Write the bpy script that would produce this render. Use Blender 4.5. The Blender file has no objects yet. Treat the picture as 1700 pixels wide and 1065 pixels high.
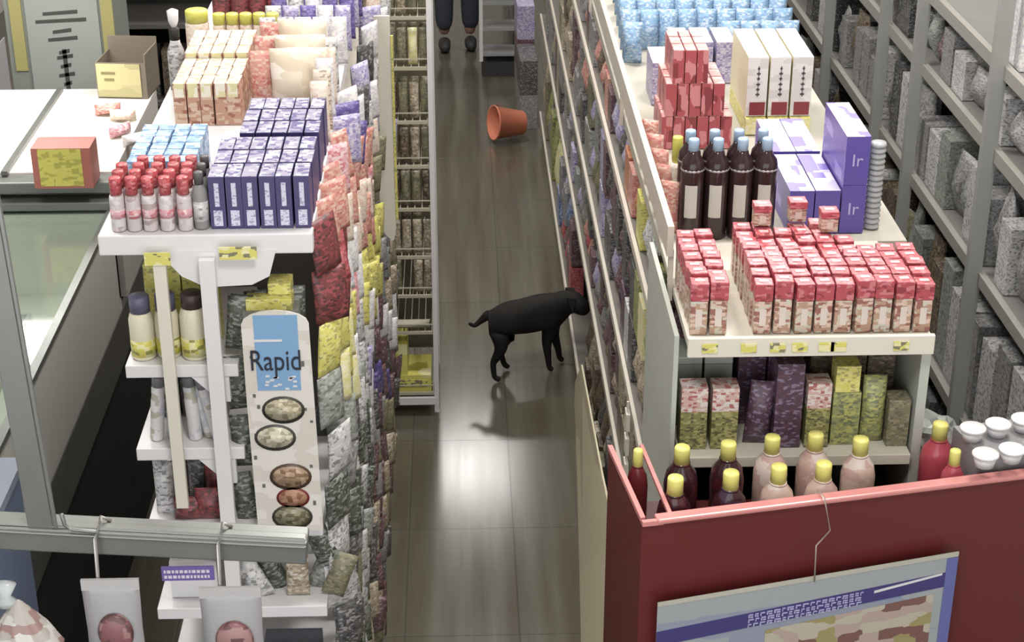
import bpy, bmesh, math, random
from mathutils import Vector, Matrix
random.seed(7)
PI = math.pi
scene = bpy.context.scene
COL = scene.collection

# ------------------------------------------------------------------ camera
F_PX = 2840.0
CAM_H = 3.2
PITCH = math.radians(25.46)
YAW = math.radians(1.82)
cam_data = bpy.data.cameras.new('camera')
cam_data.sensor_width = 36.0
cam_data.lens = 36.0 * F_PX / 1700.0
cam_data.clip_start = 0.05
cam = bpy.data.objects.new('camera', cam_data)
COL.objects.link(cam)
cam.location = (0, 0, CAM_H)
cam.rotation_euler = (PI / 2 - PITCH, 0, -YAW)
scene.camera = cam

# ------------------------------------------------------------------ world, lamps, exposure
world = bpy.data.worlds.new('world')
scene.world = world
world.use_nodes = True
world.node_tree.nodes['Background'].inputs[0].default_value = (0.75, 0.8, 0.85, 1)
world.node_tree.nodes['Background'].inputs[1].default_value = 0.35
scene.view_settings.view_transform = 'Standard'
scene.view_settings.look = 'None'
scene.view_settings.gamma = 1.0
scene.view_settings.use_curve_mapping = False
scene.view_settings.exposure = -0.12


def area(name, loc, sx, sy, power, col=(1, 0.97, 0.93)):
    d = bpy.data.lights.new(name, 'AREA')
    d.shape = 'RECTANGLE'
    d.size, d.size_y = sx, sy
    d.energy = power
    d.color = col
    o = bpy.data.objects.new(name, d)
    o.location = loc
    COL.objects.link(o)
    return o


LAMPS = [(0.1, 1.6, 34), (-1.3, 3.6, 26), (1.25, 3.6, 36), (0.05, 5.0, 48), (-1.4, 7.2, 30), (1.4, 7.0, 44), (0.05, 8.3, 34),
         (0.07, 11.9, 30), (-1.6, 10.6, 14), (1.5, 10.6, 16)]
for lx, ly, lp in LAMPS:
    area('ceiling_lamp_light', (lx, ly, 3.78), 0.6, 0.6, lp * 1.35)
# added fill light behind the camera, lifts the faces turned towards it
fl = area('front_fill_light', (-0.3, -0.5, 1.9), 4.6, 2.6, 85, (0.93, 0.96, 1.0))
fl.rotation_euler = (PI / 2, 0, 0)

# ------------------------------------------------------------------ pixel <-> room helpers (photo frame 1700 x 1065)
FW = Vector((math.sin(YAW) * math.cos(PITCH), math.cos(YAW) * math.cos(PITCH), -math.sin(PITCH)))
RT = Vector((math.cos(YAW), -math.sin(YAW), 0))
UP = Vector((math.sin(YAW) * math.sin(PITCH), math.cos(YAW) * math.sin(PITCH), math.cos(PITCH)))


def at(x, y, X=None, Y=None, Z=None):
    r = FW + RT * ((x - 850) / F_PX) - UP * ((y - 532.5) / F_PX)
    t = X / r.x if X is not None else (Y / r.y if Y is not None else (Z - CAM_H) / r.z)
    return Vector((r.x * t, r.y * t, CAM_H + r.z * t))


def pr(p):
    v = Vector(p) - Vector((0, 0, CAM_H))
    d = v.dot(FW)
    return 850 + F_PX * v.dot(RT) / d, 532.5 - F_PX * v.dot(UP) / d


# ------------------------------------------------------------------ materials
def lin(c):
    g = sum(c) / 3.0
    c = [0.85 * v + 0.15 * g for v in c]
    return tuple((v / 12.92 if v <= 0.04045 else ((v + 0.055) / 1.055) ** 2.4) for v in [k / 255.0 for k in c])


PAL = {
    'white': (226, 222, 220), 'cream': (226, 210, 188), 'pale grey': (178, 176, 176), 'grey': (130, 128, 128),
    'dark grey': (78, 76, 76), 'black': (34, 33, 32), 'red': (196, 62, 70), 'dark red': (120, 42, 44),
    'maroon': (104, 58, 66), 'salmon': (208, 128, 108), 'orange': (208, 110, 60), 'yellow': (214, 205, 70),
    'olive': (120, 114, 78), 'dark green': (72, 82, 66), 'green': (140, 148, 80), 'purple': (88, 66, 160),
    'navy': (58, 50, 110), 'lilac': (156, 146, 190), 'light blue': (110, 160, 206), 'blue': (84, 112, 170),
    'brown': (104, 84, 62), 'tan': (168, 148, 116), 'pink': (214, 140, 150), 'beige': (206, 188, 164),
    'grey-green': (132, 138, 128), 'plum': (74, 44, 66), 'pale yellow': (222, 214, 140),
}
for _k in PAL:
    _c = PAL[_k]; _g = sum(_c) / 3
    PAL[_k] = tuple(int(0.80 * v + 0.20 * _g + (6 if _g < 200 else 0)) for v in _c)
MATS = {}


def mat(name, col, rough=0.5, metal=0.0, spec=0.5, alpha=1.0, trans=0.0):
    k = ('p', name)
    if k in MATS:
        return MATS[k]
    m = bpy.data.materials.new(name)
    m.use_nodes = True
    b = m.node_tree.nodes['Principled BSDF']
    if isinstance(col, str):
        col = PAL[col]
    b.inputs['Base Color'].default_value = (*lin(col), 1)
    b.inputs['Roughness'].default_value = rough
    b.inputs['Metallic'].default_value = metal
    b.inputs['Specular IOR Level'].default_value = spec
    b.inputs['Alpha'].default_value = alpha
    b.inputs['Transmission Weight'].default_value = trans
    # a little worn-surface variation
    nt = m.node_tree
    n = nt.nodes.new('ShaderNodeTexNoise')
    n.inputs['Scale'].default_value = 14
    tc = nt.nodes.new('ShaderNodeTexCoord')
    nt.links.new(tc.outputs['Object'], n.inputs['Vector'])
    mr = nt.nodes.new('ShaderNodeMapRange')
    mr.inputs['To Min'].default_value = max(0.02, rough - 0.08)
    mr.inputs['To Max'].default_value = min(1, rough + 0.1)
    nt.links.new(n.outputs['Fac'], mr.inputs['Value'])
    nt.links.new(mr.outputs['Result'], b.inputs['Roughness'])
    MATS[k] = m
    return m


def printed(name, cols, scale=60, rough=0.35, weights=None, stretch=(1, 1, 1)):
    """Printed packaging: cells of the given colours, differing from pack to pack."""
    k = ('v', name)
    if k in MATS:
        return MATS[k]
    m = bpy.data.materials.new(name)
    m.use_nodes = True
    nt = m.node_tree
    b = nt.nodes['Principled BSDF']
    b.inputs['Roughness'].default_value = rough
    tc = nt.nodes.new('ShaderNodeTexCoord')
    oi = nt.nodes.new('ShaderNodeObjectInfo')
    mul = nt.nodes.new('ShaderNodeMath'); mul.operation = 'MULTIPLY'; mul.inputs[1].default_value = 7.3
    nt.links.new(oi.outputs['Random'], mul.inputs[0])
    add = nt.nodes.new('ShaderNodeVectorMath'); add.operation = 'ADD'
    nt.links.new(tc.outputs['Object'], add.inputs[0])
    nt.links.new(mul.outputs[0], add.inputs[1])
    mp = nt.nodes.new('ShaderNodeMapping')
    mp.inputs['Scale'].default_value = (stretch[0] * 0.8, stretch[1], stretch[2] * 1.5)
    nt.links.new(add.outputs[0], mp.inputs['Vector'])
    vo = nt.nodes.new('ShaderNodeTexVoronoi')
    vo.inputs['Scale'].default_value = scale
    vo.distance = 'CHEBYCHEV'
    vo.inputs['Randomness'].default_value = 0.75
    nt.links.new(mp.outputs[0], vo.inputs['Vector'])
    sep = nt.nodes.new('ShaderNodeSeparateColor')
    nt.links.new(vo.outputs['Color'], sep.inputs[0])
    cr = nt.nodes.new('ShaderNodeValToRGB')
    cr.color_ramp.interpolation = 'CONSTANT'
    weights = weights or [1.0 / len(cols)] * len(cols)
    pos = 0
    els = cr.color_ramp.elements
    while len(els) < len(cols):
        els.new(0.5)
    for i, c in enumerate(cols):
        cc = PAL[c] if isinstance(c, str) else c
        els[i].position = pos
        els[i].color = (*lin(cc), 1)
        pos += weights[i]
    nt.links.new(sep.outputs[0], cr.inputs['Fac'])
    nt.links.new(cr.outputs['Color'], b.inputs['Base Color'])
    MATS[k] = m
    return m


ACC = {'white': ['white', 'pale grey', 'lilac'], 'cream': ['cream', 'beige', 'salmon'], 'pale grey': ['pale grey', 'white', 'dark grey'],
       'grey': ['grey', 'pale grey', 'dark grey'], 'dark grey': ['dark grey', 'black', 'pale grey'], 'black': ['black', 'dark grey', 'pale grey'],
       'red': ['red', 'pink', 'dark red'], 'dark red': ['dark red', 'red', 'black'], 'maroon': ['maroon', 'dark grey', 'pale grey'],
       'salmon': ['salmon', 'cream', 'red'], 'orange': ['orange', 'tan', 'dark red'], 'yellow': ['yellow', 'pale yellow', 'olive'],
       'olive': ['olive', 'tan', 'dark green'], 'dark green': ['dark green', 'pale grey', 'black'], 'green': ['green', 'yellow', 'dark green'],
       'purple': ['purple', 'lilac', 'navy'], 'navy': ['navy', 'purple', 'lilac'], 'lilac': ['lilac', 'white', 'purple'],
       'light blue': ['light blue', 'white', 'blue'], 'blue': ['blue', 'white', 'navy'], 'brown': ['brown', 'tan', 'black'],
       'tan': ['tan', 'brown', 'white'], 'pink': ['pink', 'white', 'red'], 'beige': ['beige', 'cream', 'brown'],
       'grey-green': ['grey-green', 'pale grey', 'dark green'], 'plum': ['plum', 'maroon', 'lilac'], 'pale yellow': ['pale yellow', 'white', 'yellow']}


def soft(c, base, k):
    a = PAL[c]; b = PAL[base]
    return tuple(b[i] * (1 - k) + a[i] * k for i in range(3))


def pm(c, scale=150):
    return printed('printed_' + c.replace(' ', '_') + str(scale), [soft(q, c, 0.5) for q in ACC[c]], scale, 0.4, [0.5, 0.28, 0.22])


M_WHITE = mat('white_enamel', (214, 211, 212), 0.35)
M_CREAMW = mat('cream_enamel', (212, 206, 190), 0.4)
M_STEEL = mat('brushed_aluminium', (122, 124, 120), 0.34, 0.6)
M_POST = mat('painted_grey_post', (150, 150, 146), 0.4)
M_RAIL = mat('shelf_edge_rail', (196, 186, 172), 0.4)
M_DARK = mat('dark_plastic', (30, 29, 28), 0.6)
M_BLACK = mat('black_matt', (18, 18, 18), 0.8)
M_RED = mat('red_lacquer', (100, 32, 32), 0.35)
M_REDE = mat('pink_red_rim', (206, 128, 124), 0.25)
M_TAG = printed('price_tag_yellow', ['yellow', 'pale yellow', 'olive'], 90, 0.5, [0.6, 0.25, 0.15])
M_GLASS = None


def glass_mat():
    global M_GLASS
    if M_GLASS:
        return M_GLASS
    m = bpy.data.materials.new('clear_glass_pane')
    m.use_nodes = True
    nt = m.node_tree
    nt.nodes.remove(nt.nodes['Principled BSDF'])
    tr = nt.nodes.new('ShaderNodeBsdfTransparent'); tr.inputs[0].default_value = (0.86, 0.9, 0.88, 1)
    gl = nt.nodes.new('ShaderNodeBsdfGlossy'); gl.inputs['Roughness'].default_value = 0.06
    lw = nt.nodes.new('ShaderNodeLayerWeight'); lw.inputs[0].default_value = 0.3
    fr = nt.nodes.new('ShaderNodeMapRange'); nt.links.new(lw.outputs['Facing'], fr.inputs['Value']); fr.inputs['To Min'].default_value = 0.03; fr.inputs['To Max'].default_value = 0.35
    mx = nt.nodes.new('ShaderNodeMixShader')
    nt.links.new(fr.outputs[0], mx.inputs[0]); nt.links.new(tr.outputs[0], mx.inputs[1]); nt.links.new(gl.outputs[0], mx.inputs[2])
    nt.links.new(mx.outputs[0], nt.nodes['Material Output'].inputs[0])
    M_GLASS = m
    return m


# ------------------------------------------------------------------ mesh builder
class MB:
    def __init__(s):
        s.v = []; s.f = []; s.mi = []; s.sm = []

    def add(s, vs, fs, mi=0, smooth=False):
        o = len(s.v)
        s.v += [tuple(v) for v in vs]
        for f in fs:
            s.f.append(tuple(i + o for i in f)); s.mi.append(mi); s.sm.append(smooth)
        return s

    def box(s, x0, x1, y0, y1, z0, z1, mi=0, top=None, front=None, bev=0.0):
        vs = [(x0, y0, z0), (x1, y0, z0), (x1, y1, z0), (x0, y1, z0), (x0, y0, z1), (x1, y0, z1), (x1, y1, z1), (x0, y1, z1)]
        fs = [(0, 3, 2, 1), (4, 5, 6, 7), (0, 1, 5, 4), (1, 2, 6, 5), (2, 3, 7, 6), (3, 0, 4, 7)]
        o = len(s.v); s.v += vs
        for i, f in enumerate(fs):
            s.f.append(tuple(k + o for k in f)); s.sm.append(False)
            s.mi.append(top if (i == 1 and top is not None) else (front if (i == 2 and front is not None) else mi))
        return s

    def bar(s, a, b, w, h=None, mi=0, up=(0, 0, 1)):
        h = h or w
        a = Vector(a); b = Vector(b); d = (b - a).normalized()
        u = Vector(up)
        if abs(d.dot(u)) > 0.98:
            u = Vector((0, 1, 0))
        r = d.cross(u).normalized(); u = r.cross(d)
        vs = []
        for p in (a, b):
            for sx, sy in ((-1, -1), (1, -1), (1, 1), (-1, 1)):
                vs.append(p + r * (sx * w / 2) + u * (sy * h / 2))
        return s.add(vs, [(0, 1, 2, 3), (7, 6, 5, 4), (0, 4, 5, 1), (1, 5, 6, 2), (2, 6, 7, 3), (3, 7, 4, 0)], mi)

    def tube(s, pts, r, n=8, mi=0):
        pts = [Vector(p) for p in pts]
        rings = []
        for i, p in enumerate(pts):
            d = (pts[min(i + 1, len(pts) - 1)] - pts[max(i - 1, 0)]).normalized()
            u = Vector((0, 0, 1)) if abs(d.z) < 0.9 else Vector((0, 1, 0))
            a = d.cross(u).normalized(); b = a.cross(d)
            rr = r[i] if isinstance(r, (list, tuple)) else r
            rings.append([p + a * math.cos(2 * PI * k / n) * rr + b * math.sin(2 * PI * k / n) * rr for k in range(n)])
        vs = [v for g in rings for v in g]
        fs = []
        for i in range(len(pts) - 1):
            for k in range(n):
                fs.append((i * n + k, i * n + (k + 1) % n, (i + 1) * n + (k + 1) % n, (i + 1) * n + k))
        fs.append(tuple(range(n))[::-1]); fs.append(tuple((len(pts) - 1) * n + k for k in range(n)))
        return s.add(vs, fs, mi, True)

    def lathe(s, prof, n=16, mi=0, c=(0, 0, 0), sx=1, sy=1):
        vs = []
        for r, z in prof:
            for k in range(n):
                a = 2 * PI * k / n
                vs.append((c[0] + r * math.cos(a) * sx, c[1] + r * math.sin(a) * sy, c[2] + z))
        fs = []
        for i in range(len(prof) - 1):
            for k in range(n):
                fs.append((i * n + k, i * n + (k + 1) % n, (i + 1) * n + (k + 1) % n, (i + 1) * n + k))
        fs.append(tuple(range(n))[::-1]); fs.append(tuple((len(prof) - 1) * n + k for k in range(n)))
        return s.add(vs, fs, mi, True)

    def pouch(s, w, d, h, mi=0, crimp=0.10, nx=7, nz=9, tilt=0.0):
        """a filled bag standing upright: pinched top and bottom seams, belly in between; faces -Y and +Y"""
        fr, bk = [], []
        for j in range(nz):
            t = j / (nz - 1)
            for i in range(nx):
                q = i / (nx - 1) * 2 - 1
                e = max(0.0, min(1, (t if t < 0.5 else 1 - t) / 0.5 - crimp) / (1 - crimp))
                bulge = (e ** 0.55) * (1 - q * q * 0.92) ** 0.6 if e > 0 else 0.0
                wr = 0.0018 * math.sin(q * 9 + t * 5) + 0.0012 * math.sin(t * 23 + q * 3)
                ww = w / 2 * (1 - 0.05 * e)
                y = d / 2 * bulge + 0.0006
                fr.append((q * ww, -y + wr * bulge + tilt * t, t * h)); bk.append((q * ww, y + wr * bulge + tilt * t, t * h))
        n = len(fr)
        fs = []
        for j in range(nz - 1):
            for i in range(nx - 1):
                a = j * nx + i
                fs.append((a, a + 1, a + nx + 1, a + nx)); fs.append((n + a + 1, n + a, n + a + nx, n + a + nx + 1))
        for j in range(nz - 1):
            a = j * nx; b = a + nx - 1
            fs.append((a, a + nx, n + a + nx, n + a)); fs.append((b + nx, b, n + b, n + b + nx))
        for i in range(nx - 1):
            a = i; b = (nz - 1) * nx + i
            fs.append((a + 1, a, n + a, n + a + 1)); fs.append((b, b + 1, n + b + 1, n + b))
        return s.add(fr + bk, fs, mi, True)

    def mesh(s, name, mats):
        me = bpy.data.meshes.new(name)
        me.from_pydata(s.v, [], s.f)
        for m in (mats if isinstance(mats, (list, tuple)) else [mats]):
            me.materials.append(m)
        me.polygons.foreach_set('material_index', s.mi)
        me.polygons.foreach_set('use_smooth', s.sm)
        me.update()
        return me

    def build(s, name, mats, parent=None, bevel=0.0):
        o = bpy.data.objects.new(name, s.mesh(name, mats))
        COL.objects.link(o)
        if parent is not None:
            o.parent = parent
        if bevel:
            b = o.modifiers.new('edge', 'BEVEL'); b.width = bevel; b.segments = 2; b.limit_method = 'ANGLE'
        return o


def box(name, m, x0, x1, y0, y1, z0, z1, parent=None, bevel=0.0):
    return MB().box(x0, x1, y0, y1, z0, z1).build(name, m, parent, bevel)


def tag(o, label, cat, group=None, kind=None):
    if label: o['label'] = label
    if cat: o['category'] = cat
    if group: o['group'] = group
    if kind: o['kind'] = kind
    return o


def empty(name, loc=(0, 0, 0), rz=0.0):
    o = bpy.data.objects.new(name, None)
    o.empty_display_size = 0.05
    o.location = loc; o.rotation_euler = (0, 0, rz)
    COL.objects.link(o)
    return o


def structure(o):
    o['kind'] = 'structure'
    return o


PROTO = {}


def copy_tree(o, parent=None):
    c = o.copy(); COL.objects.link(c); c.parent = parent
    for ch in [k for k in o.children]:
        copy_tree(ch, c)
    return c


def place(key, builder, loc, label, cat, group=None, rz=0.0, sc=1.0, rx=0.0, ry=0.0):
    """first use of a key builds the thing, later uses copy it with all its parts"""
    if key in PROTO:
        o = copy_tree(PROTO[key])
    else:
        o = builder(); PROTO[key] = o
    o.location = loc; o.rotation_euler = (rx, ry, rz)
    o.scale = (sc, sc, sc) if not isinstance(sc, (tuple, list)) else sc
    for k in ('label', 'category', 'group'):
        if k in o: del o[k]
    tag(o, label, cat, group)
    return o


ORD = ['zeroth', 'first', 'second', 'third', 'fourth', 'fifth', 'sixth', 'seventh', 'eighth', 'ninth', 'tenth', 'eleventh', 'twelfth', 'thirteenth',
       'fourteenth', 'fifteenth', 'sixteenth', 'seventeenth', 'eighteenth', 'nineteenth', 'twentieth']
TENS = ['', '', 'twenty', 'thirty', 'forty', 'fifty', 'sixty', 'seventy', 'eighty']


def nth(n):
    if n <= 20: return ORD[n]
    if n % 10 == 0: return TENS[n // 10][:-1] + 'ieth'
    return TENS[n // 10] + '-' + ORD[n % 10]


def text_mesh(name, body, size, m, parent, loc, rot=(PI / 2, 0, 0), ext=0.0006, sx=1.0):
    cu = bpy.data.curves.new(name, 'FONT')
    cu.body = body; cu.size = size; cu.extrude = ext; cu.align_x = 'CENTER'; cu.align_y = 'CENTER'
    t = bpy.data.objects.new(name, cu); COL.objects.link(t)
    dg = bpy.context.evaluated_depsgraph_get()
    me = bpy.data.meshes.new_from_object(t.evaluated_get(dg))
    bpy.data.objects.remove(t)
    me.materials.clear(); me.materials.append(m)
    o = bpy.data.objects.new(name, me); COL.objects.link(o)
    o.location = loc; o.rotation_euler = rot; o.scale = (sx, 1, 1)
    if parent: o.parent = parent
    return o


# ------------------------------------------------------------------ product builders (origin at base centre, front faces -Y)
def mk_packet(c, w=0.075, d=0.03, h=0.11, name='snack_packet'):
    def f():
        return MB().pouch(w, d, h).build(name, pm(c))
    return f


def mk_carton(c, w, d, h, name='carton', top=None, front=None):
    def f():
        ms = [pm(c), pm(top) if top else pm(c), pm(front) if front else pm(c)]
        return MB().box(-w / 2, w / 2, -d / 2, d / 2, 0, h, 0, 1, 2).build(name, ms, None, 0.0012)
    return f


def mk_bottle(name, h, r, body_m, cap_m, label_m=None, cap_h=0.16, cap_r=0.5, neck=0.42, lab=(0.15, 0.5), shoulder=0.62):
    """bottle > body, cap, label"""
    def f():
        root = empty(name)
        hb = h * (1 - cap_h)
        prof = [(r * 0.9, 0), (r, h * 0.03), (r, h * shoulder), (r * 0.9, h * (shoulder + 0.07)), (r * neck * 1.2, hb * 0.95), (r * neck, hb)]
        MB().lathe(prof, 18).build('body', body_m, root)
        MB().lathe([(r * cap_r, hb * 0.985), (r * cap_r, h * 0.985), (r * cap_r * 0.9, h), (r * 0.05, h)], 16).build('cap', cap_m, root)
        if label_m:
            MB().lathe([(r * 1.015, h * lab[0]), (r * 1.015, h * lab[1])], 18).build('label', label_m, root)
        return root
    return f


def mk_jar(name, h, r, body_m, lid_m):
    def f():
        root = empty(name)
        MB().lathe([(r * 0.92, 0), (r, h * 0.05), (r, h * 0.72), (r * 0.85, h * 0.8)], 16).build('body', body_m, root)
        MB().lathe([(r * 0.95, h * 0.78), (r * 0.95, h * 0.98), (r * 0.88, h), (r * 0.05, h)], 16).build('lid', lid_m, root)
        return root
    return f


# ================================================================== SETTING
def floor_material():
    m = bpy.data.materials.new('wood_look_floor_tiles')
    m.use_nodes = True
    nt = m.node_tree; b = nt.nodes['Principled BSDF']
    tc = nt.nodes.new('ShaderNodeTexCoord')
    sep = nt.nodes.new('ShaderNodeSeparateXYZ'); nt.links.new(tc.outputs['Object'], sep.inputs[0])
    sx = nt.nodes.new('ShaderNodeMath'); sx.operation = 'ADD'; sx.inputs[1].default_value = -0.165 + 20 * 0.36
    sy = nt.nodes.new('ShaderNodeMath'); sy.operation = 'ADD'; sy.inputs[1].default_value = -5.05 + 20 * 0.622
    nt.links.new(sep.outputs[0], sx.inputs[0]); nt.links.new(sep.outputs[1], sy.inputs[0])
    cm = nt.nodes.new('ShaderNodeCombineXYZ'); nt.links.new(sy.outputs[0], cm.inputs[0]); nt.links.new(sx.outputs[0], cm.inputs[1])
    br = nt.nodes.new('ShaderNodeTexBrick'); br.offset = 0.0
    br.inputs['Scale'].default_value = 1; br.inputs['Mortar Size'].default_value = 0.0028; br.inputs['Mortar Smooth'].default_value = 0.3
    br.inputs['Brick Width'].default_value = 0.622; br.inputs['Row Height'].default_value = 0.36
    br.inputs['Color1'].default_value = (*lin((103, 99, 86)), 1); br.inputs['Color2'].default_value = (*lin((100, 96, 84)), 1)
    br.inputs['Mortar'].default_value = (*lin((84, 81, 71)), 1)
    nt.links.new(cm.outputs[0], br.inputs['Vector'])
    mp = nt.nodes.new('ShaderNodeMapping'); mp.inputs['Scale'].default_value = (16, 0.8, 1)
    nt.links.new(tc.outputs['Object'], mp.inputs['Vector'])
    no = nt.nodes.new('ShaderNodeTexNoise'); no.inputs['Scale'].default_value = 1.0; no.inputs['Detail'].default_value = 5
    nt.links.new(mp.outputs[0], no.inputs['Vector'])
    cr = nt.nodes.new('ShaderNodeValToRGB')
    cr.color_ramp.elements[0].position = 0.35; cr.color_ramp.elements[0].color = (*lin((208, 196, 184)), 1)
    cr.color_ramp.elements[1].position = 0.68; cr.color_ramp.elements[1].color = (1, 1, 0.96, 1)
    nt.links.new(no.outputs['Fac'], cr.inputs[0])
    mx = nt.nodes.new('ShaderNodeMix'); mx.data_type = 'RGBA'; mx.blend_type = 'MULTIPLY'; mx.inputs['Factor'].default_value = 0.8
    nt.links.new(br.outputs['Color'], mx.inputs['A']); nt.links.new(cr.outputs[0], mx.inputs['B'])
    nt.links.new(mx.outputs['Result'], b.inputs['Base Color'])
    b.inputs['Roughness'].default_value = 0.2
    mr = nt.nodes.new('ShaderNodeMapRange'); mr.inputs['To Min'].default_value = 0.12; mr.inputs['To Max'].default_value = 0.22
    nt.links.new(no.outputs['Fac'], mr.inputs['Value']); nt.links.new(mr.outputs[0], b.inputs['Roughness'])
    bp = nt.nodes.new('ShaderNodeBump'); bp.inputs['Strength'].default_value = 0.25; bp.inputs['Distance'].default_value = 0.002
    nt.links.new(br.outputs['Fac'], bp.inputs['Height']); bp.invert = True
    nt.links.new(bp.outputs[0], b.inputs['Normal'])
    return m


RX0, RX1, RY0, RY1, RZ = -3.2, 2.15, -0.6, 14.6, 3.8
M_WALL = mat('painted_wall', (206, 202, 196), 0.8)
M_CEIL = mat('white_ceiling', (220, 220, 216), 0.9)
structure(box('floor', floor_material(), RX0, RX1, RY0, RY1, -0.1, 0.0))
structure(box('ceiling', M_CEIL, RX0, RX1, RY0, RY1, RZ, RZ + 0.1))
structure(box('wall_left', M_WALL, RX0 - 0.1, RX0, RY0, RY1, 0, RZ))
structure(box('wall_right', M_WALL, RX1, RX1 + 0.1, RY0, RY1, 0, RZ))
structure(box('wall_back', M_WALL, RX0, RX1, RY1, RY1 + 0.1, 0, RZ))
structure(box('wall_front', M_WALL, RX0, RX1, RY0 - 0.1, RY0, 0, RZ))

# ================================================================== LEFT GONDOLA
LX0, LX1, LYF, LTOP = -0.70, -0.288, 3.06, 1.935
LEFT_BOARDS = [0.42, 0.74, 1.06, 1.36, 1.63]
lg = empty('gondola_shelf', (-0.5, 4.5, 0))
tag(lg, 'white gondola shelving with end-cap shelves, along the aisle opposite the dog', 'shelf unit')


def L(o):
    o.parent = lg
    o.location = o.location - Vector((-0.5, 4.5, 0))
    return o


L(box('base', M_DARK, -0.68, LX1 - 0.02, 3.5, 5.8, 0, 0.10))
L(box('back_panel', mat('perforated_backing', (120, 116, 108), 0.7), -0.50, -0.48, 3.46, 5.8, 0.10, 1.89))
L(box('end_panel', mat('grey_backing', (92, 90, 88), 0.7), -0.66, -0.31, 3.44, 3.46, 0.10, 1.89))
L(box('top_shelf', M_WHITE, LX0, LX1, LYF, 5.8, 1.893, LTOP, None, 0.003))
for z in LEFT_BOARDS:
    L(box('side_shelf', M_RAIL, -0.48, LX1 - 0.035, 3.46, 5.8, z - 0.02, z))
END_Z = [1.655, 1.465, 1.277, 1.073, 0.87]
for i, z in enumerate(END_Z):
    x0 = -0.674 + 0.004 * i
    # the shelf stops at the hanging panel on its other side
    sh = L(box('end_shelf', M_WHITE, x0, -0.45 if i < 2 else -0.30, LYF, 3.44, z - 0.028, z, None, 0.002))
    for xs in (-0.47,):
        b = MB().add([(xs, LYF + 0.002, z - 0.028), (xs + 0.0, LYF + 0.002, z - 0.085), (xs - 0.02, LYF + 0.002, z - 0.085), (xs - 0.075, LYF + 0.002, z - 0.028),
                      (xs, LYF + 0.02, z - 0.028), (xs + 0.0, LYF + 0.02, z - 0.085), (xs - 0.02, LYF + 0.02, z - 0.085), (xs - 0.075, LYF + 0.02, z - 0.028)],
                     [(0, 3, 2, 1), (4, 5, 6, 7), (0, 1, 5, 4), (1, 2, 6, 5), (2, 3, 7, 6), (3, 0, 4, 7)])
        L(b.build('bracket', M_WHITE))
# gusset under the top shelf
g = MB()
pts = [(-0.585, 1.90), (-0.36, 1.90), (-0.375, 1.848), (-0.41, 1.83), (-0.50, 1.826), (-0.545, 1.85)]
n = len(pts)
g.add([(x, LYF - 0.004, z) for x, z in pts] + [(x, LYF + 0.012, z) for x, z in pts],
      [tuple(range(n))[::-1], tuple(range(n, 2 * n))] + [(k, (k + 1) % n, n + (k + 1) % n, n + k) for k in range(n)])
L(g.build('gusset', M_WHITE))
# two front uprights
L(MB().bar((-0.583, LYF - 0.014, 1.335), (-0.583, LYF - 0.014, 1.90), 0.024, 0.014, up=(0, 1, 0)).build('upright', M_CREAMW))
L(MB().bar((-0.492, LYF - 0.014, 0.0), (-0.492, LYF - 0.014, 1.89), 0.03, 0.018, up=(0, 1, 0)).build('upright', M_WHITE))
for x, w, z in ((-0.585, 0.05, 1.895), (-0.43, 0.072, 1.905)):
    L(MB().box(x - w / 2, x + w / 2, LYF - 0.024, LYF - 0.021, z - 0.013, z + 0.013).build('price_tag', M_TAG))

# ================================================================== RIGHT GONDOLA
RG0, RG1, RGY = 0.45, 1.0, 3.14
rg = empty('gondola_shelf', (0.72, 6.0, 0))
tag(rg, 'long gondola shelving with pale shelf edges, behind the red counter', 'shelf unit')


def R(o):
    o.parent = rg
    o.location = o.location - Vector((0.72, 6.0, 0))
    return o


RIGHT_BOARDS = [0.12, 0.68, 1.02, 1.46]
GYE = 9.2
R(box('base', mat('beige_kick_panel', (150, 138, 112), 0.6), 0.465, 0.98, 3.2, GYE, 0, 0.10))
R(box('end_shelf', M_CREAMW, RG0 + 0.012, RG1 - 0.03, RGY, 3.66, 1.632, 1.652, None, 0.002))
R(box('shelf_front', M_CREAMW, RG0 + 0.01, RG1 - 0.03, RGY - 0.012, RGY, 1.62, 1.664, None, 0.002))
R(box('top_shelf', mat('dusty_top_board', (176, 170, 156), 0.6), RG0 + 0.012, RG1 + 0.04, 3.66, GYE, 1.62, 1.65))
R(box('back_panel', mat('dark_backing', (70, 66, 62), 0.7), 0.70, 0.72, 3.7, GYE, 0.1, 1.62))
R(box('top_edge_rail', M_RAIL, RG0 - 0.006, RG0 + 0.008, 3.40, GYE, 1.73, 1.80))
for y in (3.42, 4.6, 5.8, 7.0):
    R(MB().bar((RG0 + 0.006, y, 1.62), (RG0 + 0.006, y, 1.74), 0.01, 0.02).build('rail_support', M_RAIL))
for z in RIGHT_BOARDS:
    R(box('side_shelf', mat('shelf_board', (104, 98, 90), 0.6), RG0 + 0.006, 0.70, 3.3 if z > 0.5 else 3.3, GYE, z - 0.02, z))
    R(box('shelf_edge', M_RAIL, RG0 - 0.004, RG0 + 0.006, 3.3, GYE, z - 0.022, z + 0.004))
R(box('lower_end_shelf', M_CREAMW, 0.455, 0.95, RGY, 3.66, 1.352, 1.377, None, 0.002))
R(box('end_side_panel', mat('pale_side_panel', (176, 180, 170), 0.4), 0.436, 0.446, 3.16, 3.66, 0.9, 1.655))
R(box('end_side_panel', mat('pale_side_panel', (176, 180, 170), 0.4), 0.955, 0.975, 3.16, 3.5, 0.9, 1.62))
R(box('end_back_panel', mat('dark_backing', (70, 66, 62), 0.7), 0.455, 0.955, 3.66, 3.68, 0.9, 1.62))
R(box('deep_shelf_floor', M_DARK, 0.455, 0.955, RGY + 0.1, 3.66, 1.2, 1.21))
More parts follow.
